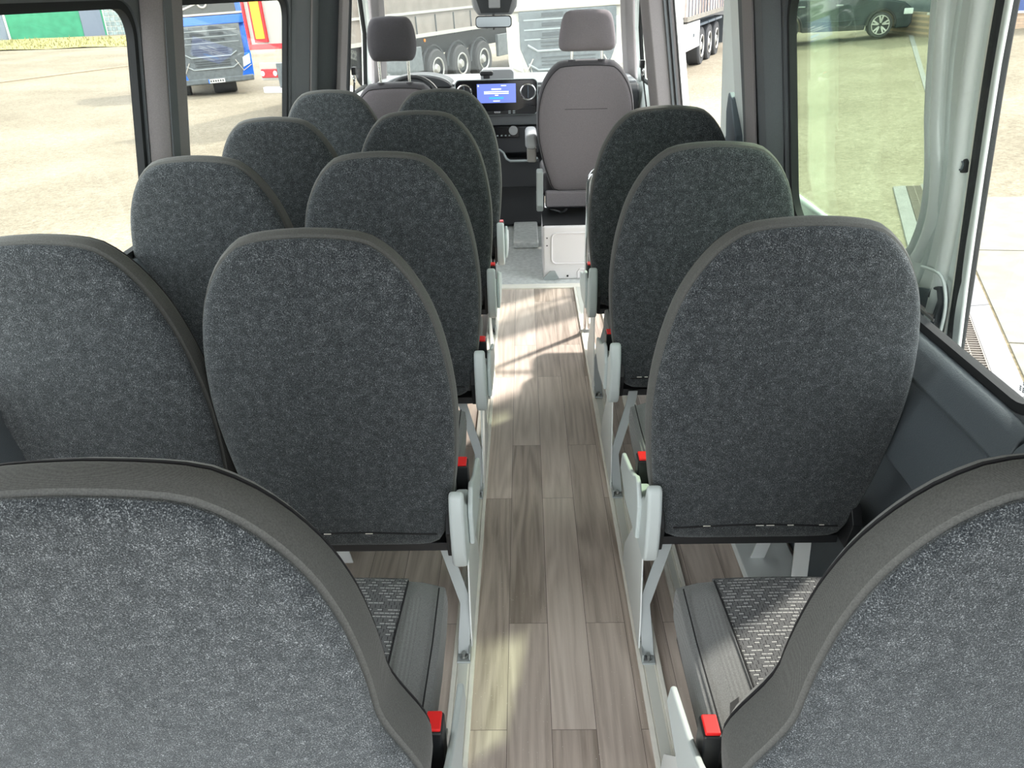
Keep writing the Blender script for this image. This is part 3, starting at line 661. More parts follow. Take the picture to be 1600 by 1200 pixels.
mb = MB(X); mb.prism([(5.505, .710), (5.49, .76), (5.495, .780), (5.54, .780), (5.54, .705)], 'x', -.44, .12); mb.build('trim_band', 'dashm', D, bevel=.005)
mb = MB(X); mb.box(-.40, .10, 5.50, 5.56, .52, .700); cs = mb.build('centre_stack', 'dashp', D, bevel=.012)
mb = MB(X); mb.box(-.40, -.035, 5.492, 5.503, .628, .698); mb.build('switch_panel', 'gloss', cs, bevel=.004)
for x in (-.245, -.218, -.190, -.162, -.134, -.108): MB(X).box(x, x+.011, 5.487, 5.493, .640, .648).build('switch_mark', 'tlight' if x > -.24 else 'red', cs)
mb = MB(X); mb.cyl((-.075, 5.495, .678), (-.075, 5.470, .678), .030, 24); kb = mb.build('rotary_knob', 'console', cs, bevel=.003)
mb = MB(X); mb.tube([(-.40, 5.47, .555), (-.17, 5.47, .552), (-.145, 5.45, .535), (-.125, 5.43, .498), (-.10, 5.42, .485), (.06, 5.42, .485), (.09, 5.43, .50)], .008, 8); mb.build('tray_rim', 'tlight', cs)
mb = MB(X); mb.prism([(-.40, .30), (-.40, .55), (-.17, .548), (-.145, .53), (-.12, .49), (-.10, .48), (.10, .48), (.13, .30)], 'y', 5.44, 5.60); mb.build('cup_tray', 'dashp', cs, bevel=.006)
mb = MB(X); mb.box(-.25, -.20, 5.432, 5.442, .545, .57); mb.build('gear_switch', 'chrome', cs, bevel=.003)
mb = MB(X); mb.box(-.38, .14, 5.50, 5.9, .0, .31); mb.build('lower_console', 'dashp', D, bevel=.03, seg=3)
# instrument cowl and storage lid
mb = MB(X); arc = [(-.71+.225*math.cos(a), .965+.075*math.sin(a)) for a in [math.radians(180*i/18) for i in range(19)]]
mb.prism(arc, 'y', 5.48, 5.78); ic = mb.build('instrument_cowl', 'dashp', D, bevel=.012, seg=3)
mb = MB(X); mb.tube([(x, 5.50, z+.004) for x, z in arc], .007, 8); mb.build('cowl_rim', 'dashl', ic)
mb = MB(X); mb.prism(rrect(-.295, -.065, .97, 1.055, .03), 'y', 5.66, 5.80); mb.build('storage_lid', 'dashl', D, bevel=.01)
ph = thing('phone_holder', 'small black phone holder standing on top of the display panel', 'phone holder', (-.245, 5.48, 1.013))
mb = MB(); mb.box(-.045, .045, -.01, .03, .018, .048); mb.build('clamp', 'black', ph, bevel=.012, seg=3)
MB().box(-.022, .022, -.005, .03, .0, .022).build('foot', 'black', ph, bevel=.004)
# steering wheel
sw = thing('steering_wheel', 'dark steering wheel with a silver lower spoke behind the driver seat', 'steering wheel', (-.72, 5.24, .88)); sw.rotation_euler = (math.radians(-22), 0, 0)
MB().torus((0, 0, 0), .185, .015, 'y', 40, 10).build('rim', 'black', sw)
mb = MB(); mb.cyl((0, -.03, -.01), (0, .06, -.01), .065, 24); mb.build('hub', 'black', sw, bevel=.01)
for a in (0, 180, 270):
    r = math.radians(a); MB().strip([(.05*math.cos(r), 0, .05*math.sin(r)-.01), (.18*math.cos(r), 0, .18*math.sin(r))], (math.sin(r), 0, math.cos(r)) if a != 270 else (1, 0, 0), .04, .012).build('spoke', 'tlight' if a == 270 else 'black', sw, bevel=.003)
MB().cyl((0, .03, -.01), (0, .30, -.01), .035, 16).build('steering_column', 'black', sw)

# overhead console and mirror
oc = thing('overhead_console', 'grey overhead console hanging under the windscreen header above the mirror', 'console', (-.17, 5.25, 1.40))
mb = MB(); mb.loft([[(-.14, -.03, .32), (.14, -.03, .32), (.14, .20, .32), (-.14, .20, .32)], [(-.145, -.02, .12), (.145, -.02, .12), (.145, .18, .12), (-.145, .18, .12)], [(-.135, 0, .045), (.135, 0, .045), (.135, .15, .045), (-.135, .15, .045)], [(-.105, .02, .0), (.105, .02, .0), (.105, .12, .0), (-.105, .12, .0)]])
ob = mb.build('housing', 'console', oc, bevel=.012, seg=3)
mb = MB(); mb.loft([[(x*.82, -.026+.0, z) for x, z in ((-.14, .10), (.14, .10))] + [(x*.82, -.0, z) for x, z in ((.105, .012), (-.105, .012))], [(x*.82, .0, z) for x, z in ((-.14, .10), (.14, .10))] + [(x*.82, .02, z) for x, z in ((.105, .012), (-.105, .012))]])
mb.build('sensor_cover', 'consoled', ob, bevel=.004)
mb = MB(); mb.box(-.035, .035, -.034, -.02, .04, .10); mb.build('reading_lamp', 'console', ob, bevel=.006)
mm = thing('rear_view_mirror', 'small rear view mirror on a black stalk below the overhead console', 'mirror', (-.178, 5.22, 1.365))
mb = MB(); mb.prism(rrect(-.112, .112, -.034, .034, .022), 'y', 0, .025); hm = mb.build('mirror_housing', 'black', mm, bevel=.005)
mb = MB(); mb.prism(rrect(-.106, .106, -.028, .028, .018), 'y', -.003, .003); mb.build('mirror_glass', 'mirrorg', hm)
mb = MB(); mb.tube([(0, .01, .0), (0, .02, .045)], .007, 8); mb.build('stalk', 'black', mm)
MB().cyl((0, .01, -.034), (0, .01, -.045), .005, 8).build('anti_dazzle_lever', 'black', mm)

# maker's marks printed on the right window pane
wp = [o for o in bpy.data.objects if o.name.startswith('window_3')][0]
mb = MB()
for r in range(5):
    y = 1.163 + r*.0085; n = [7, 9, 8, 6, 3][r]
    for k in range(n):
        if (k*7+r*3) % 5 == 0: continue
        z = .903+.0035*k; x = wx(1, z, .016); mb.box(x-.0004, x, y, y+.0045, z, z+.0022)
mb.build('printed_glass_marking', 'latch', wp)

# ------------------------------------------------------------------ open sliding door, parked outside the rear window
SD = thing('sliding_door', 'pale silver sliding door slid open outside the right rear window, green tinted glass', 'sliding door', (1.0, 2.3, 0))
XI = Matrix.Translation(-Vector(SD.location))
hole = [(3.3, .872), (2.385, .872), (2.05, .880), (1.95, .893), (1.895, .93), (1.865, .99), (1.858, 1.07), (1.885, 1.15), (1.935, 1.25), (1.985, 1.40), (2.015, 1.50), (2.03, 1.64), (3.3, 1.66)]
outer = [(1.54, -.2), (1.545, .60), (1.565, .78), (1.605, .95), (1.652, 1.18), (1.69, 1.39), (1.715, 1.60), (1.72, 1.78), (3.45, 1.78), (3.75, -.2)]
def dmap(y, z, t):
    zz = z
    for _ in range(12):
        k = (XR+t-LEAN*max(0, zz-ZW))/.96; zz = 1.55-(1.55-z)*k
    return y*k, zz
hole = [(3.6 if y > 3 else dmap(y, z, .15)[0], dmap(y, z, .15)[1]) for y, z in hole]
outer = [(y if z < .3 else (3.75 if y > 3 else dmap(y, z, .15)[0]), z if z < .3 else dmap(y, z, .15)[1]) for y, z in outer]
def dpanel(out_, holes_, t0, t1):
    mb = MB(); bm = mb.bm; lay = []
    for t in (t0, t1):
        loops = []; ed = []
        for lp in [out_]+holes_:
            vs = [bm.verts.new(XI @ Vector((wx(1, z, t), y, z))) for y, z in lp]; loops.append(vs)
            for i in range(len(vs)): ed.append(bm.edges.new((vs[i], vs[(i+1) % len(vs)])))
        bmesh.ops.triangle_fill(bm, use_beauty=True, edges=ed); lay.append(loops)
    for la, lb in zip(*lay):
        for i in range(len(la)): bm.faces.new([la[i], la[(i+1) % len(la)], lb[(i+1) % len(lb)], lb[i]])
    return mb
dpanel(outer, [hole], .15, .160).build('door_panel', 'silver', SD, bevel=.006, seg=3)
def dline(pts, t, r, nm, mt, par=SD, n=10):
    t += .03; p3 = crom([Vector((wx(1, dmap(y, z, t)[1], t), *dmap(y, z, t))) for y, z in pts], 40); mb = MB(XI); mb.tube(p3, r, n); return mb.build(nm, mt, par)
hl = [(3.28, .872), (2.385, .870), (2.05, .878), (1.93, .895), (1.87, .94), (1.845, 1.0), (1.842, 1.07), (1.87, 1.16), (1.92, 1.26), (1.97, 1.41), (2.0, 1.51), (2.015, 1.66)]
dline(hl, .122, .012, 'inner_frame_bead', 'silver2')
dline([(y-.045, z) for y, z in hl[4:]], .120, .018, 'frame_rib', 'silver')
ch = [(1.80, .86), (1.78, 1.0), (1.79, 1.15), (1.84, 1.30), (1.88, 1.45), (1.905, 1.7)]
dline(ch, .122, .008, 'frame_rib', 'silver2')
dline([(1.70, .80), (1.70, .95), (1.715, 1.1), (1.765, 1.3), (1.80, 1.5), (1.815, 1.7)], .118, .020, 'frame_rib', 'silver')
dline([(1.625, .78), (1.645, .95), (1.69, 1.18), (1.73, 1.39), (1.755, 1.6), (1.76, 1.76)], .122, .006, 'frame_lip', 'rail')
dline([(1.58, .79), (1.610, .95), (1.655, 1.18), (1.693, 1.39), (1.718, 1.6), (1.723, 1.76)], .134, .020, 'edge_seal', 'seal')
mb = MB(XI); mb.loft([[(wx(1, z, t), y, z) for y, z in [(y, z) for y, z in hole]] for t in (.153, .157)]); mb.build('door_glass', 'g_green', SD, smooth=False)
z = dmap(1.733, 1.179, .14)[1]; py = dmap(1.733, 1.179, .14)[0]; x = wx(1, z, .128)
mb = MB(XI); mb.cyl((x+.012, py, z), (x+.03, py, z), .0155, 20); pg = mb.build('rubber_plug', 'seal', SD, bevel=.003)
MB(XI).torus((x+.011, py, z), .009, .002, 'x', 20, 6).build('plug_ring', 'latch', pg)
# latch in its pressed pocket
mb = MB(XI); mb.prism([(1.72, .72), (1.70, .80), (1.705, .87), (1.73, .905), (1.765, .90), (1.78, .875), (1.86, .85), (1.90, .80), (1.90, .72)], 'x', .985, .992); lt = mb.build('latch_plate', 'latch', SD, bevel=.002)
mb = MB(XI); mb.tube([(.980, 1.72, .79), (.980, 1.717, .865), (.980, 1.735, .892), (.980, 1.758, .885), (.980, 1.765, .86)], .007, 8); mb.build('latch_claw', 'tdark', lt)
mb = MB(XI); mb.box(.972, .985, 1.715, 1.85, .815, .822); mb.build('latch_bar', 'armd', lt)
mb = MB(XI); mb.box(.972, .985, 1.76, 1.79, .76, .80); mb.build('latch_bolt', 'tlight', lt, bevel=.003)
dline([(1.655, .74), (1.655, .86), (1.68, .915), (1.72, .935), (1.80, .925)], .10, .004, 'pocket_edge', 'silver2')

# ------------------------------------------------------------------ outside: the yard
TL = math.radians(2.4)
def g(x, y):
    if x >= 0: return -.85+.07*min(x, 16)
    z = max(-.85+.06*x, -1.42)
    if x < -6: z += .36*min(1, max(0, (y-31)/16))
    if x < -6:
        t = (y-(48.6+.19*(x+30.6)))/3.5
        z += .42*min(1, max(0, t))**1.5
    return z
def outside(name, label, cat, x, y, rz, group=None, z=None, tilt=True):
    o = thing(name, label, cat, group=group)
    o.matrix_world = Matrix.Translation((x, y, g(x, y) if z is None else z)) @ Matrix.Rotation(-TL if tilt else 0, 4, 'Y') @ Matrix.Rotation(math.radians(rz), 4, 'Z')
    return o
mb = MB(); xs = [-90, -70, -50, -40] + [-36+1.5*i for i in range(24)] + [1.5*i for i in range(12)] + [20, 30, 60]; ys = [-12, -4, 0, 3, 6, 10, 15, 20, 25, 30, 36] + [40+1.5*i for i in range(14)] + [70, 100]
gv = [[mb.v((x, y, g(x, y))) for x in xs] for y in ys]
for a, b in zip(gv, gv[1:]):
    for i in range(len(xs)-1): mb.f([a[i], a[i+1], b[i+1], b[i]])
struct(mb.build('ground', 'ground'), 'sunlit sandy asphalt of the yard', 'ground')
def patch(name, quad, h, mat, label=None, cat=None, parent=None, thick=.05, kind=None):
    mb = MB(); mb.hexa([(x, y, g(x, y)+h-thick) for x, y in quad], [(x, y, g(x, y)+h) for x, y in quad]); o = mb.build(name, mat, parent, bevel=0)
    if kind: o['kind'] = kind
    if label: o['label'] = label
    if cat: o['category'] = cat
    return o
# kerb line, grass bank
patch('kerb_line', [(-23.3, 28.4), (-23.1, 28.4), (-15.2, 43.5), (-15.4, 43.5)], .01, 'kerb', 'long dark kerb joint crossing the pale yard on the left', 'kerb')
mb = MB()
gx = [-60+2.0*i for i in range(25)]
rows_ = []
for k in range(3):
    rows_.append([mb.v((x, 48.4+.19*(x+30.6)+k*1.9, g(x, 48.4+.19*(x+30.6)+k*1.9)+.05+.03*math.sin(x*5+k))) for x in gx])
for a, b in zip(rows_, rows_[1:]):
    for i in range(len(gx)-1): mb.f([a[i], a[i+1], b[i+1], b[i]])
for i in range(900):
    x = random.uniform(-40, -20); y = 48.4+.19*(x+30.6)+random.uniform(.05, 3.4); z = g(x, y)+.05; h = random.uniform(.08, .25)
    a = mb.v((x-.04, y, z)); b = mb.v((x+.04, y, z)); c = mb.v((x+random.uniform(-.05, .05), y, z+h)); mb.f([a, b, c])
gr_ = mb.build('grass_verge', 'grass', smooth=False); gr_['kind'] = 'stuff'; gr_['label'] = 'dry yellow grass verge before the green building'; gr_['category'] = 'grass'

# green building
B = outside('green_building', 'low green clad building with a grey door and glass brick panel', 'building', -32.07, 52.1, math.degrees(math.atan2(55.68-52.1, -27.69+32.07)), z=-.75, tilt=False)
MB().box(-14, 5.75, 0, 8, -.6, 5).build('green_cladding', 'gwall', B)
MB().box(-1.1, -.02, -.08, .1, -.4, 3.6).build('corner_panel', 'gdoor', B)
MB().box(-.0, .12, -.12, .1, -.4, 3.6).build('corner_post', 'wframe', B)
d = MB().box(4.35, 5.62, -.06, .1, -.2, 3.4).build('door', 'gdoor', B)
MB().box(4.55, 4.95, -.08, -.05, 2.0, 2.15).build('door_plate', 'white', d)
MB().box(1.4, 3.2, -.10, .1, 1.95, 2.2).build('window_sill', 'wframe', B)
MB().box(1.5, 3.1, -.05, .1, 2.2, 3.2).build('dark_window', 'dwin', B)
gb = MB().box(5.75, 9.2, 0, .5, -.1, 4.5).build('glass_brick_panel', 'mortar', B)
for i in range(9):
    for j in range(9):
        MB().box(5.83+.30*i, 6.07+.30*i, -.06, .05, .05+.30*j, .29+.30*j).build('glass_brick', 'gblock', gb, smooth=False)

# vehicles
def wheel(parent, x, y, z, r, wdt, name='wheel', rimr=.58, axis='x', hubout=1):
    """wheel with its axle along local x"""
    mb = MB(); n = 28
    prof = [(rimr*r, 0), (.93*r, 0), (r, .12*wdt), (r, .88*wdt), (.93*r, wdt), (rimr*r, wdt)]
    rings = []
    for k in range(n):
        a = 2*math.pi*k/n; rings.append([(x+(w_-wdt/2), y+q*math.cos(a), z+q*math.sin(a)) for q, w_ in prof])
    rings.append(rings[0]); mb.loft(rings, False, False); t = mb.build(name, 'tyre', parent)
    s = hubout
    mb = MB(); mb.cyl((x-wdt*.25, y, z), (x+s*wdt*.30, y, z), rimr*r*.98, 24, rimr*r*.98); h = mb.build('rim', 'tdark', t)
    mb = MB(); mb.torus((x+s*wdt*.48, y, z), rimr*r*.95, r*.05, 'x', 28, 6); mb.build('rim_lip', 'rim', t)
    mb = MB(); mb.cyl((x+s*wdt*.28, y, z), (x+s*wdt*.5, y, z), r*.28, 16, r*.18); mb.build('hub', 'rim', t)
    return t
def truck(label, x, y, rz, body, band, white, z=None):
    T = outside('truck', label, 'truck', x, y, rz, z=z)
    W = 1.25
    # cab shell
    side = [(-.02, .95), (-.10, 1.9), (.02, 2.15), (.35, 3.5), (.7, 3.95), (2.3, 4.0), (2.3, .75), (.35, .75)]
    mb = MB(); mb.prism([(a+.06, b) for a, b in side], 'x', -W, W); mb.build('cab', body, T, bevel=.06, seg=3)
    # windscreen or upper grille area
    zw = 2.18 if white else 2.50
    mb = MB(); mb.loft([[(-1.1, -.045, zw+.12), (1.1, -.045, zw+.12), (1.1, .05, zw+.12), (-1.1, .05, zw+.12)], [(-1.02, .29, 3.5), (1.02, .29, 3.5), (1.02, .36, 3.5), (-1.02, .36, 3.5)]]) if white else mb.box(-1.05, 1.05, -.12, .3, 2.42, 3.5)
    ws = mb.build('windscreen' if white else 'upper_grille', 'dwin' if white else 'tdark', T, bevel=.02)
    if white:
        for xx in (-.55, .35): MB().strip([(xx, -.07, 2.30), (xx+.5, -.05, 2.42)], (0, .3, 1), .03, .01).build('wiper', 'tlight', ws)
        MB().box(-1.22, 1.22, -.13, .2, 1.93, 2.24).build('front_band', 'twhite', T, bevel=.03)
    else:
        MB().box(-1.24, 1.24, -.14, .2, 2.12, 2.38).build('front_band', band, T, bevel=.03)
        MB().box(-1.24, 1.24, -.145, .2, 2.40, 2.46).build('white_line', 'twhite', T, bevel=.01)
        MB().strip([(-.95, -.135, 2.48), (1.0, -.135, 3.12)], (1, 0, -1.7), .05, .02).build('diagonal_bar', 'twhite', ws)
        MB().torus((.06, -.15, 2.76), .13, .028, 'y', 28, 8).build('ring_emblem', 'twhite', ws)
        MB().strip([(.15, -.15, 2.85), (.24, -.15, 2.94)], (1, 0, -1), .06, .03).build('emblem_arrow', 'twhite', ws)
    gm = 'tgrey'; zt = 1.93 if white else 2.12
    wt, wb = (.98, .70) if white else (1.05, .86)
    mb = MB(); mb.loft([[(-wt, -.13, zt), (wt, -.13, zt), (wt, .1, zt), (-wt, .1, zt)], [(-wt, -.14, 1.25), (wt, -.14, 1.25), (wt, .1, 1.25), (-wt, .1, 1.25)], [(-wb, -.15, .52), (wb, -.15, .52), (wb, .1, .52), (-wb, .1, .52)]][::1]); gl = mb.build('grille', gm, T, bevel=.02)
    for k, zz in enumerate((zt-.16, zt-.34, zt-.52)):
        MB().box(-wt*.9, wt*.9, -.15, -.12, zz-.012, zz+.012).build('grille_bar', 'tlight', gl)
        for j in (-1, 1): MB().box(j*.30-.22, j*.30+.22, -.148, -.12, zz+.05, zz+.12).build('grille_slot', 'tdark', gl)
    for zz in (1.28, .92):
        mb = MB(); mb.tube([(-.82, -.155, zz+.03), (-.70, -.155, zz-.04), (-.62, -.16, zz-.09), (.62, -.16, zz-.09), (.70, -.155, zz-.04), (.82, -.155, zz+.03)], .022, 6); mb.build('bumper_moulding', 'tlight', gl)
        for q in range(3): MB().box(-.55, .55, -.160, -.13, zz+.01+.07*q-.02, zz+.035+.07*q-.02).build('grille_slot', 'tdark', gl)
    MB().box(-1.2, 1.2, -.17, .2, .38, .56).build('bumper', 'twhite' if white else gm, T, bevel=.04)
    for s in (-1, 1):
        mb = MB(); mb.loft([[(s*(wt-.02), -.13, 1.75 if white else 1.22), (s*1.25, -.02, 1.75 if white else 1.22), (s*1.25, .1, 1.75 if white else 1.22), (s*(wt-.02), .1, 1.75 if white else 1.22)], [(s*(wb-.03), -.16, .50), (s*1.22, -.05, .50), (s*1.22, .1, .50), (s*(wb-.03), .1, .50)]])
        cp = mb.build('corner_panel', 'twhite' if white else band, T, bevel=.02)
        mb = MB(); mb.loft([[(s*(.93), -.165, .80), (s*1.18, -.095, .90), (s*1.18, -.02, .90), (s*.93, -.02, .80)], [(s*.96, -.165, 1.10), (s*1.2, -.09, 1.20), (s*1.2, -.02, 1.20), (s*.96, -.02, 1.10)]])
        mb.build('headlamp', 'lamp', cp, bevel=.01)
        mb = MB(); mb.tube([(s*.72, -.17, 1.05), (s*.92, -.17, .70), (s*1.2, -.10, .86)], .014, 6); mb.build('lamp_strip', 'twhite', cp)
        MB().box(min(s*1.32, s*1.52), max(s*1.32, s*1.52), .05, .2, 1.95, 2.75).build('door_mirror', 'twhite' if white else 'tgrey', T, bevel=.04)
        for yy in ((1.0, 4.6) if not white else (1.0,)):
            wheel(T, (.22 if (not white and s > 0 and yy < 2) else s*1.03), yy if white or yy > 2 else .75, .50, .50, .30 if white or yy > 2 or s < 0 else .75, hubout=s)
    if not white: MB().box(-1.34, -1.02, -.2, -.08, 1.35, 2.05).build('kerb_mirror', 'white', T, bevel=.04)
    pl_ = MB().box(-.26, .26, -.185, -.165, .40, .52).build('number_plate', 'plate', T)
    for k in range(6): MB().box(-.20+.075*k, -.155+.075*k, -.188, -.184, .43, .49).build('plate_character', 'tdark', pl_)
    MB().box(-.26, -.22, -.188, -.184, .40, .52).build('plate_stripe', 'tblue', pl_)
    MB().box(-1.0, 1.0, 2.3, 5.6, .75, 1.0).build('chassis', 'tdark', T)
    return T
truck('blue and grey lorry front with a ring emblem seen through the left window', -10.15, 27.15, 20, 'tblue', 'tblue', False, z=-1.42)
truck('white lorry front with grey grille seen through the windscreen', .98, 17.2, -3, 'twhite', 'twhite', True)

def trailer(label, x, y, rz, tarp=True, L=13.6):
    T = outside('trailer', label, 'trailer', x, y, rz, z=-.97)
    b = 1.42
    MB().box(-2.90, 0, 0, L, b+.05, 4.0).build('trailer_body', 'trw', T, bevel=.02)
    MB().box(-2.92, .02, -.03, L, b, b+.12).build('floor_rail', 'trred', T, bevel=.01)
    for xx in (-2.92, -.05): MB().box(xx, xx+.07, -.04, .03, b, 4.0).build('corner_strip', 'trred', T)
    for xx in (-2.68, -.55):
        k_ = MB().box(xx, xx+.40, -.05, .0, b+.16, 2.72).build('marker_border', 'trred', T)
        MB().box(xx+.06, xx+.34, -.06, -.0, b+.24, 2.64).build('marker_panel', 'try_', k_)
    # tarpaulin side
    tp = MB()
    n = 60; rings = []
    for k in range(n+1):
        yy = .25+(L-.3)*k/n; wv_ = .012*math.sin(k*2.1)+.01*math.sin(k*.9)
        rings.append([(.02+wv_, yy, b+.55), (.05+wv_*1.5, yy, 2.2), (.04+wv_*1.5, yy, 3.2), (.02, yy, 3.9), (-.02, yy, 3.9), (-.02, yy, b+.55)])
    tp.loft(rings); tp.build('tarpaulin', 'tarp', T)
    MB().box(.0, .045, .1, L, b-.02, b+.50).build('side_board', 'tarp', T)
    MB().box(.0, .07, .1, L, b-.06, b+.03).build('side_rail', 'trw', T)
    MB().box(.0, .075, .1, L, b+.50, b+.56).build('side_rail', 'trw', T)
    for k in range(14): MB().box(.045, .065, 1.0+k*.95, 1.03+k*.95, b-.1, b+.45).build('buckle_strap', 'tdark', T)
    MB().box(-2.1, -.45, .2, L, .85, b).build('chassis', 'tdark', T)
    for yy in (3.9, 5.22, 6.54):
        wheel(T, -.20, yy, .52, .50, .36, hubout=1); wheel(T, -2.35, yy, .52, .50, .36, hubout=-1)
        mb = MB(); mb.tube([(-.15, yy-.60*math.cos(math.radians(a)), .52+.60*math.sin(math.radians(a))) for a in range(0, 181, 15)], .035, 5); mb.build('mudguard', 'tdark', T)
    MB().box(-.08, .02, 7.4, 12.0, .50, 1.12).build('side_guard', 'tgrey', T, bevel=.02)
    MB().box(-.06, .02, 1.0, 3.1, .55, 1.15).build('side_guard', 'tgrey', T, bevel=.02)
    MB().cyl((.03, 3.25, 1.28), (.05, 3.25, 1.28), .04).build('marker_lamp', 'orange', T)
    u = MB().box(-2.75, -.05, -.02, .10, .42, .56).build('underrun_bar', 'white', T, bevel=.02)
    MB().box(-2.75, -.05, .0, .10, .72, 1.12).build('lamp_panel', 'trw', T, bevel=.02)
    for xx in (-2.70, -.62):
        l_ = MB().box(xx, xx+.52, -.04, .02, .78, .98).build('tail_lamp', 'trred', T, bevel=.02)
        for q in (.03, .43): MB().cyl((xx+q+.03, -.05, .88), (xx+q+.03, -.03, .88), .06).build('lamp_lens', 'lamp', l_)
    for xx in (-2.15, -.95): MB().box(xx, xx+.30, -.06, -.03, .55, 1.10).build('mud_flap', 'tgrey', T)
    return T
trailer('white and red trailer rear with long beige tarpaulin side and three wheels', -3.98, 19.1, -26.0)

T = outside('trailer', 'brown curtain sided trailer with white toolbox seen through the open doorway', 'trailer', 4.05, 21.0, -21.5)
MB().box(-1.2, 0, 0, 12, 1.35, 3.9).build('trailer_body', 'trw', T)
mb = MB(); rings = []
for k in range(121):
    yy = 12*k/120; wv_ = .03*math.sin(k*1.57); rings.append([(.03+wv_, yy, 1.32), (.04+wv_, yy, 2.4), (.03, yy, 3.8), (.0, yy, 3.8), (.0, yy, 1.32)])
mb.loft(rings); mb.build('curtain', flat('brownish_curtain', (.42, .34, .31), .7, 0, .3, .2, 4), T)
MB().box(-.02, .08, 0, 12, 1.25, 1.36).build('side_rail', 'slab', T)
for k in range(26): MB().box(.06, .08, .15+.45*k, .19+.45*k, 1.28, 1.75).build('curtain_strap', 'latch', T)
MB().box(-1.1, -.3, 0, 12, .8, 1.3).build('chassis', 'tdark', T)
tb_ = MB().box(-.45, .03, .25, 2.05, .55, 1.20).build('toolbox', 'white', T, bevel=.02)
MB().box(.03, .045, 1.05, 1.25, .84, .92).build('toolbox_handle', 'tgrey', tb_)
for yy in (2.75, 4.05, 5.35):
    wheel(T, -.2, yy, .5, .5, .36, hubout=1); MB().box(-.4, .02, yy-.6, yy+.6, 1.04, 1.10).build('mudguard', 'latch', T)
MB().box(-.35, .0, 6.4, 6.5, .3, 1.1).build('mud_flap', 'tdark', T)

# dark SUV, nose to the right
S = outside('car', 'dark suv with bright alloy wheel parked beyond the yard on the right', 'car', 10.7, 25.4, 0, z=-.08)
S.matrix_world = Matrix.Translation((10.7, 25.45, -.06)) @ Matrix.Rotation(math.radians(-1.5), 4, 'Y') @ Matrix.Rotation(math.radians(-4), 4, 'Z')
# local x forward; wheel centres at x=0 and -2.72; near side y=0
arch = lambda cx_, r: [(cx_+r*math.cos(math.radians(a)), .36+r*math.sin(math.radians(a))) for a in range(0, 181, 15)]
pts = [(.82, .25), (.90, .40), (.88, .62), (.84, .80), (.62, .96), (.25, 1.03), (-.35, 1.08), (-.50, 1.12), (-1.25, 1.62), (-2.9, 1.66), (-3.45, 1.25), (-3.6, 1.0), (-3.62, .45), (-3.5, .28)] + [(-2.72-.42, .28)] + arch(-2.72, .42)[::-1][1:-1] + [(-2.72+.42, .24), (-.44, .24)] + arch(0, .42)[::-1][1:-1] + [(.43, .25)]
mb = MB(); mb.prism(pts, 'y', 0, 1.85); body = mb.build('car_body', 'suv', S, bevel=.05, seg=3)
for cx_ in (0, -2.72):
    mb = MB(); mb.tube([(x, -.01, z) for x, z in arch(cx_, .42)], .035, 6); mb.build('arch_trim', 'suvd', S)
MB().box(-2.28, -.46, -.03, .05, .24, .38).build('sill_trim', 'suvd', S, bevel=.02)
mb = MB(); mb.tube([(-2.2, -.005, .52), (-1.2, -.02, .50), (-.6, -.005, .53)], .018, 6); mb.build('door_crease', 'suv', body)
mb = MB(); mb.prism([(-.62, 1.14), (-1.28, 1.56), (-2.8, 1.60), (-3.2, 1.2), (-2.9, 1.10)], 'y', -.012, .02); mb.build('side_windows', 'dwin', S)
MB().box(-.72, -.52, -.20, .0, 1.06, 1.20).build('door_mirror', 'suvd', S, bevel=.04)
for xx in (-1.35, -2.45): MB().box(xx, xx+.20, -.03, .0, .93, .965).build('door_handle', 'tlight', S, bevel=.008)
MB().box(.62, .88, -.02, .25, .62, .78).build('headlamp', 'lamp', S, bevel=.02)
MB().box(.84, .92, .1, 1.7, .42, .62).build('front_grille', 'suvd', S)
for cx_ in (0, -2.72):
    mb = MB(); n = 28; rg = []
    for k in range(n):
        a = 2*math.pi*k/n; rg.append([(cx_+q*math.cos(a), w_, .36+q*math.sin(a)) for q, w_ in ((.26, .0), (.335, 0), (.36, .03), (.36, .2), (.26, .22))])
    rg.append(rg[0]); mb.loft(rg, False, False); wl = mb.build('wheel', 'tyre', S)
    MB().cyl((cx_, .03, .36), (cx_, .2, .36), .265, 24).build('wheel_well', 'suvd', wl)
    MB().torus((cx_, .0, .36), .255, .014, 'y').build('rim_lip', 'rim', wl)
    for k in range(5):
        a = math.radians(90+72*k)
        for da in (-.20, .20):
            MB().strip([(cx_+.05*math.cos(a), .01, .36+.05*math.sin(a)), (cx_+.25*math.cos(a+da), .0, .36+.25*math.sin(a+da))], (-math.sin(a), 0, math.cos(a)), .045, .03).build('spoke', 'rim', wl)
# brick building corner with pale framed windows
Bk = outside('brick_building', 'tan brick building corner with blue panes in pale frames, far right', 'building', 10.9, 24.6, 0, z=-.12, tilt=False)
Bk.location = (11.80, 24.6, -.04)
Bk.rotation_euler = (0, 0, math.radians(1))
MB().box(0, 9, 0, 3.2, -.5, .66).build('brick_plinth', 'brick', Bk)
MB().box(-.04, 9, -.05, .3, .60, .66).build('sill', 'wframe', Bk)
MB().box(.1, 1.45, .1, 3.2, .66, 3.5).build('dark_pane', 'dwin', Bk)
for xx in (.0, .28, 1.0, 1.4): MB().box(xx, xx+.07, .02, .14, .66, 3.5).build('window_frame', 'wframe', Bk)
MB().box(1.5, 2.2, .05, 3.2, .66, 3.5).build('brick_pier', 'brick', Bk)
MB().box(1.9, 2.95, .0, .2, .66, 3.4).build('blue_pane', flat('blue_pane', (.06, .10, .26), .15), Bk)
MB().box(2.95, 3.03, -.03, .2, .62, 3.4).build('window_frame', 'wframe', Bk)
MB().box(3.03, 9, .05, 3.2, .66, 3.5).build('brick_wall', 'brick', Bk)
R_ = outside('barrier', 'pale horizontal rail barrier beyond the car nose', 'barrier', 12.5, 28.6, 0, z=.3, tilt=False)
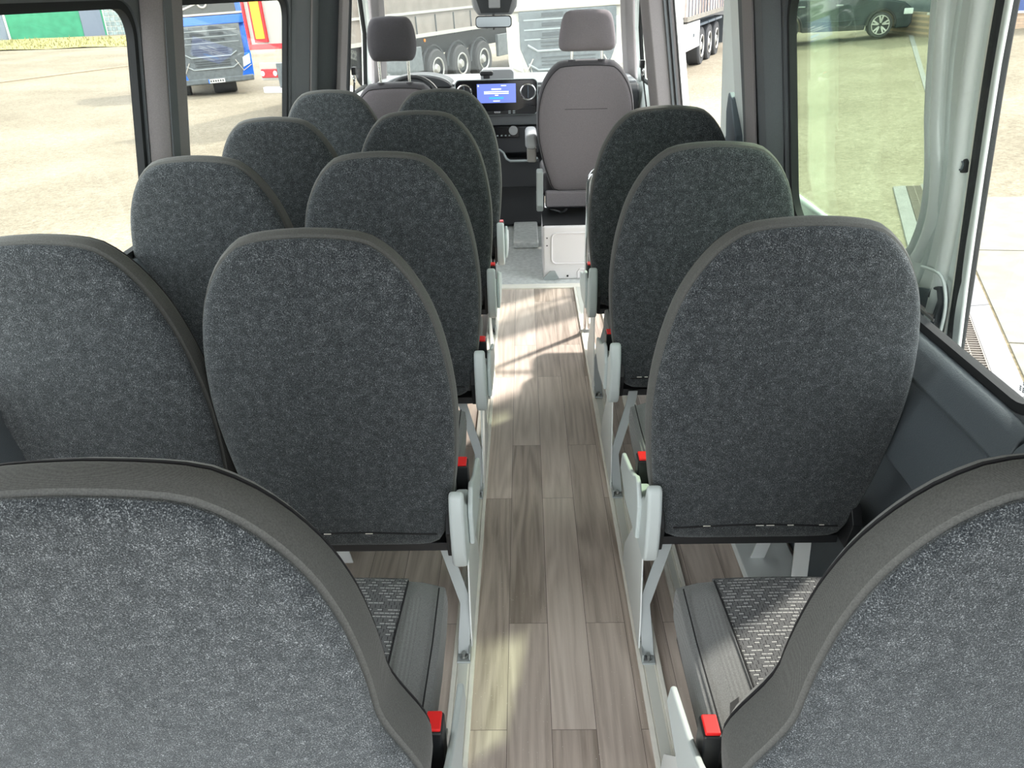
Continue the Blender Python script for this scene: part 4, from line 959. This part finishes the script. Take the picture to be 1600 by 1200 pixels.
for zz in (.25, .55, .95): MB().box(-1.0, 2.2, 0, .1, zz, zz+.14).build('rail', 'slab', R_)
MB().box(-.9, -.8, .1, .2, -.4, 1.2).build('post', 'latch', R_); MB().box(2.0, 2.1, .1, .2, -.4, 1.2).build('post', 'latch', R_)
# painted line
patch('parking_line', [(6.6, 13.2), (6.68, 13.2), (13.25, 29.1), (13.1, 29.1)], .012, 'slabb', 'thin pale line painted across the yard beside the car', 'painted line', thick=.02)
# drain channel: edge lines run along (.36, 1)
RL = lambda y: 3.15+.355*(y-5.11)
def band_(name, a0, a1, y0, y1, h, mat, label=None, cat=None, parent=None): return patch(name, [(RL(y0)+a0, y0), (RL(y0)+a1, y0), (RL(y1)+a1, y1), (RL(y1)+a0, y1)], h, mat, label, cat, parent)
dg = thing('drain_grate', 'rusty slotted drain grate running between pale kerb slabs', 'drain', (0, 0, 0))
band_('grate_pit', -.155, .0, 2.6, 8.75, .008, 'slatbr', parent=dg)
mb = MB()
y = 2.6
while y < 8.7:
    x = RL(y); mb.hexa([(x-.155, y, g(x, y)+.005), (x, y-.02, g(x, y)+.005), (x, y+.006-.02, g(x, y)+.005), (x-.155, y+.006, g(x, y)+.005)], [(x-.155, y, g(x, y)+.02), (x, y-.02, g(x, y)+.02), (x, y+.008-.02, g(x, y)+.02), (x-.155, y+.008, g(x, y)+.02)]); y += .034
gb_ = mb.build('grate_bars', 'slatl', dg, smooth=False); gb_['kind'] = 'stuff'
for a in (-.158, -.082, -.004): band_('grate_rail', a, a+.008, 2.6, 8.75, .022, 'slatl', parent=dg)
yy = 2.6; k = 0
kl = ['pale kerb slab right of the drain grate nearest the van', 'second pale kerb slab along the drain grate', 'third pale kerb slab along the drain grate', 'fourth pale kerb slab along the drain grate', 'farthest pale kerb slab along the drain grate']
for k, (ya, yb) in enumerate(((2.6, 3.95), (3.96, 5.30), (5.31, 6.5), (6.51, 7.6), (7.61, 8.75))):
    band_('kerb_slab', .008, .165, ya, yb, .02, 'slabb', kl[k], 'paving slab')['group'] = 'kerb slabs along the drain'
band_('kerb_strip', -.30, -.165, 2.6, 8.75, .02, 'slabb', 'bluish white kerb strip left of the drain grate, seen through green glass', 'kerb')
band_('sand_joint', .168, .215, 2.6, 8.1, .012, 'sand', 'sandy joint between kerb slabs and concrete slabs', 'joint')['kind'] = 'stuff'
cs_ = [(2.4, 4.55), (4.57, 6.38), (6.40, 8.05)]; cl = ['nearest concrete slab', 'middle concrete slab', 'far concrete slab']
for k, (ya, yb) in enumerate(cs_):
    for j in range(2):
        a0 = .22+j*2.02; nm = cl[k]+(' beside the sandy joint right of the van' if j == 0 else ' one row farther from the van, at the right edge')
        patch('concrete_slab', [(RL(ya)+a0, ya+.1-j*.7), (RL(ya)+a0+2.0, ya-.6-j*.7), (RL(yb)+a0+2.0, yb-.6-j*.7), (RL(yb)+a0, yb+.1-j*.7)], .022, 'slab', nm, 'paving slab')['group'] = 'large concrete slabs'
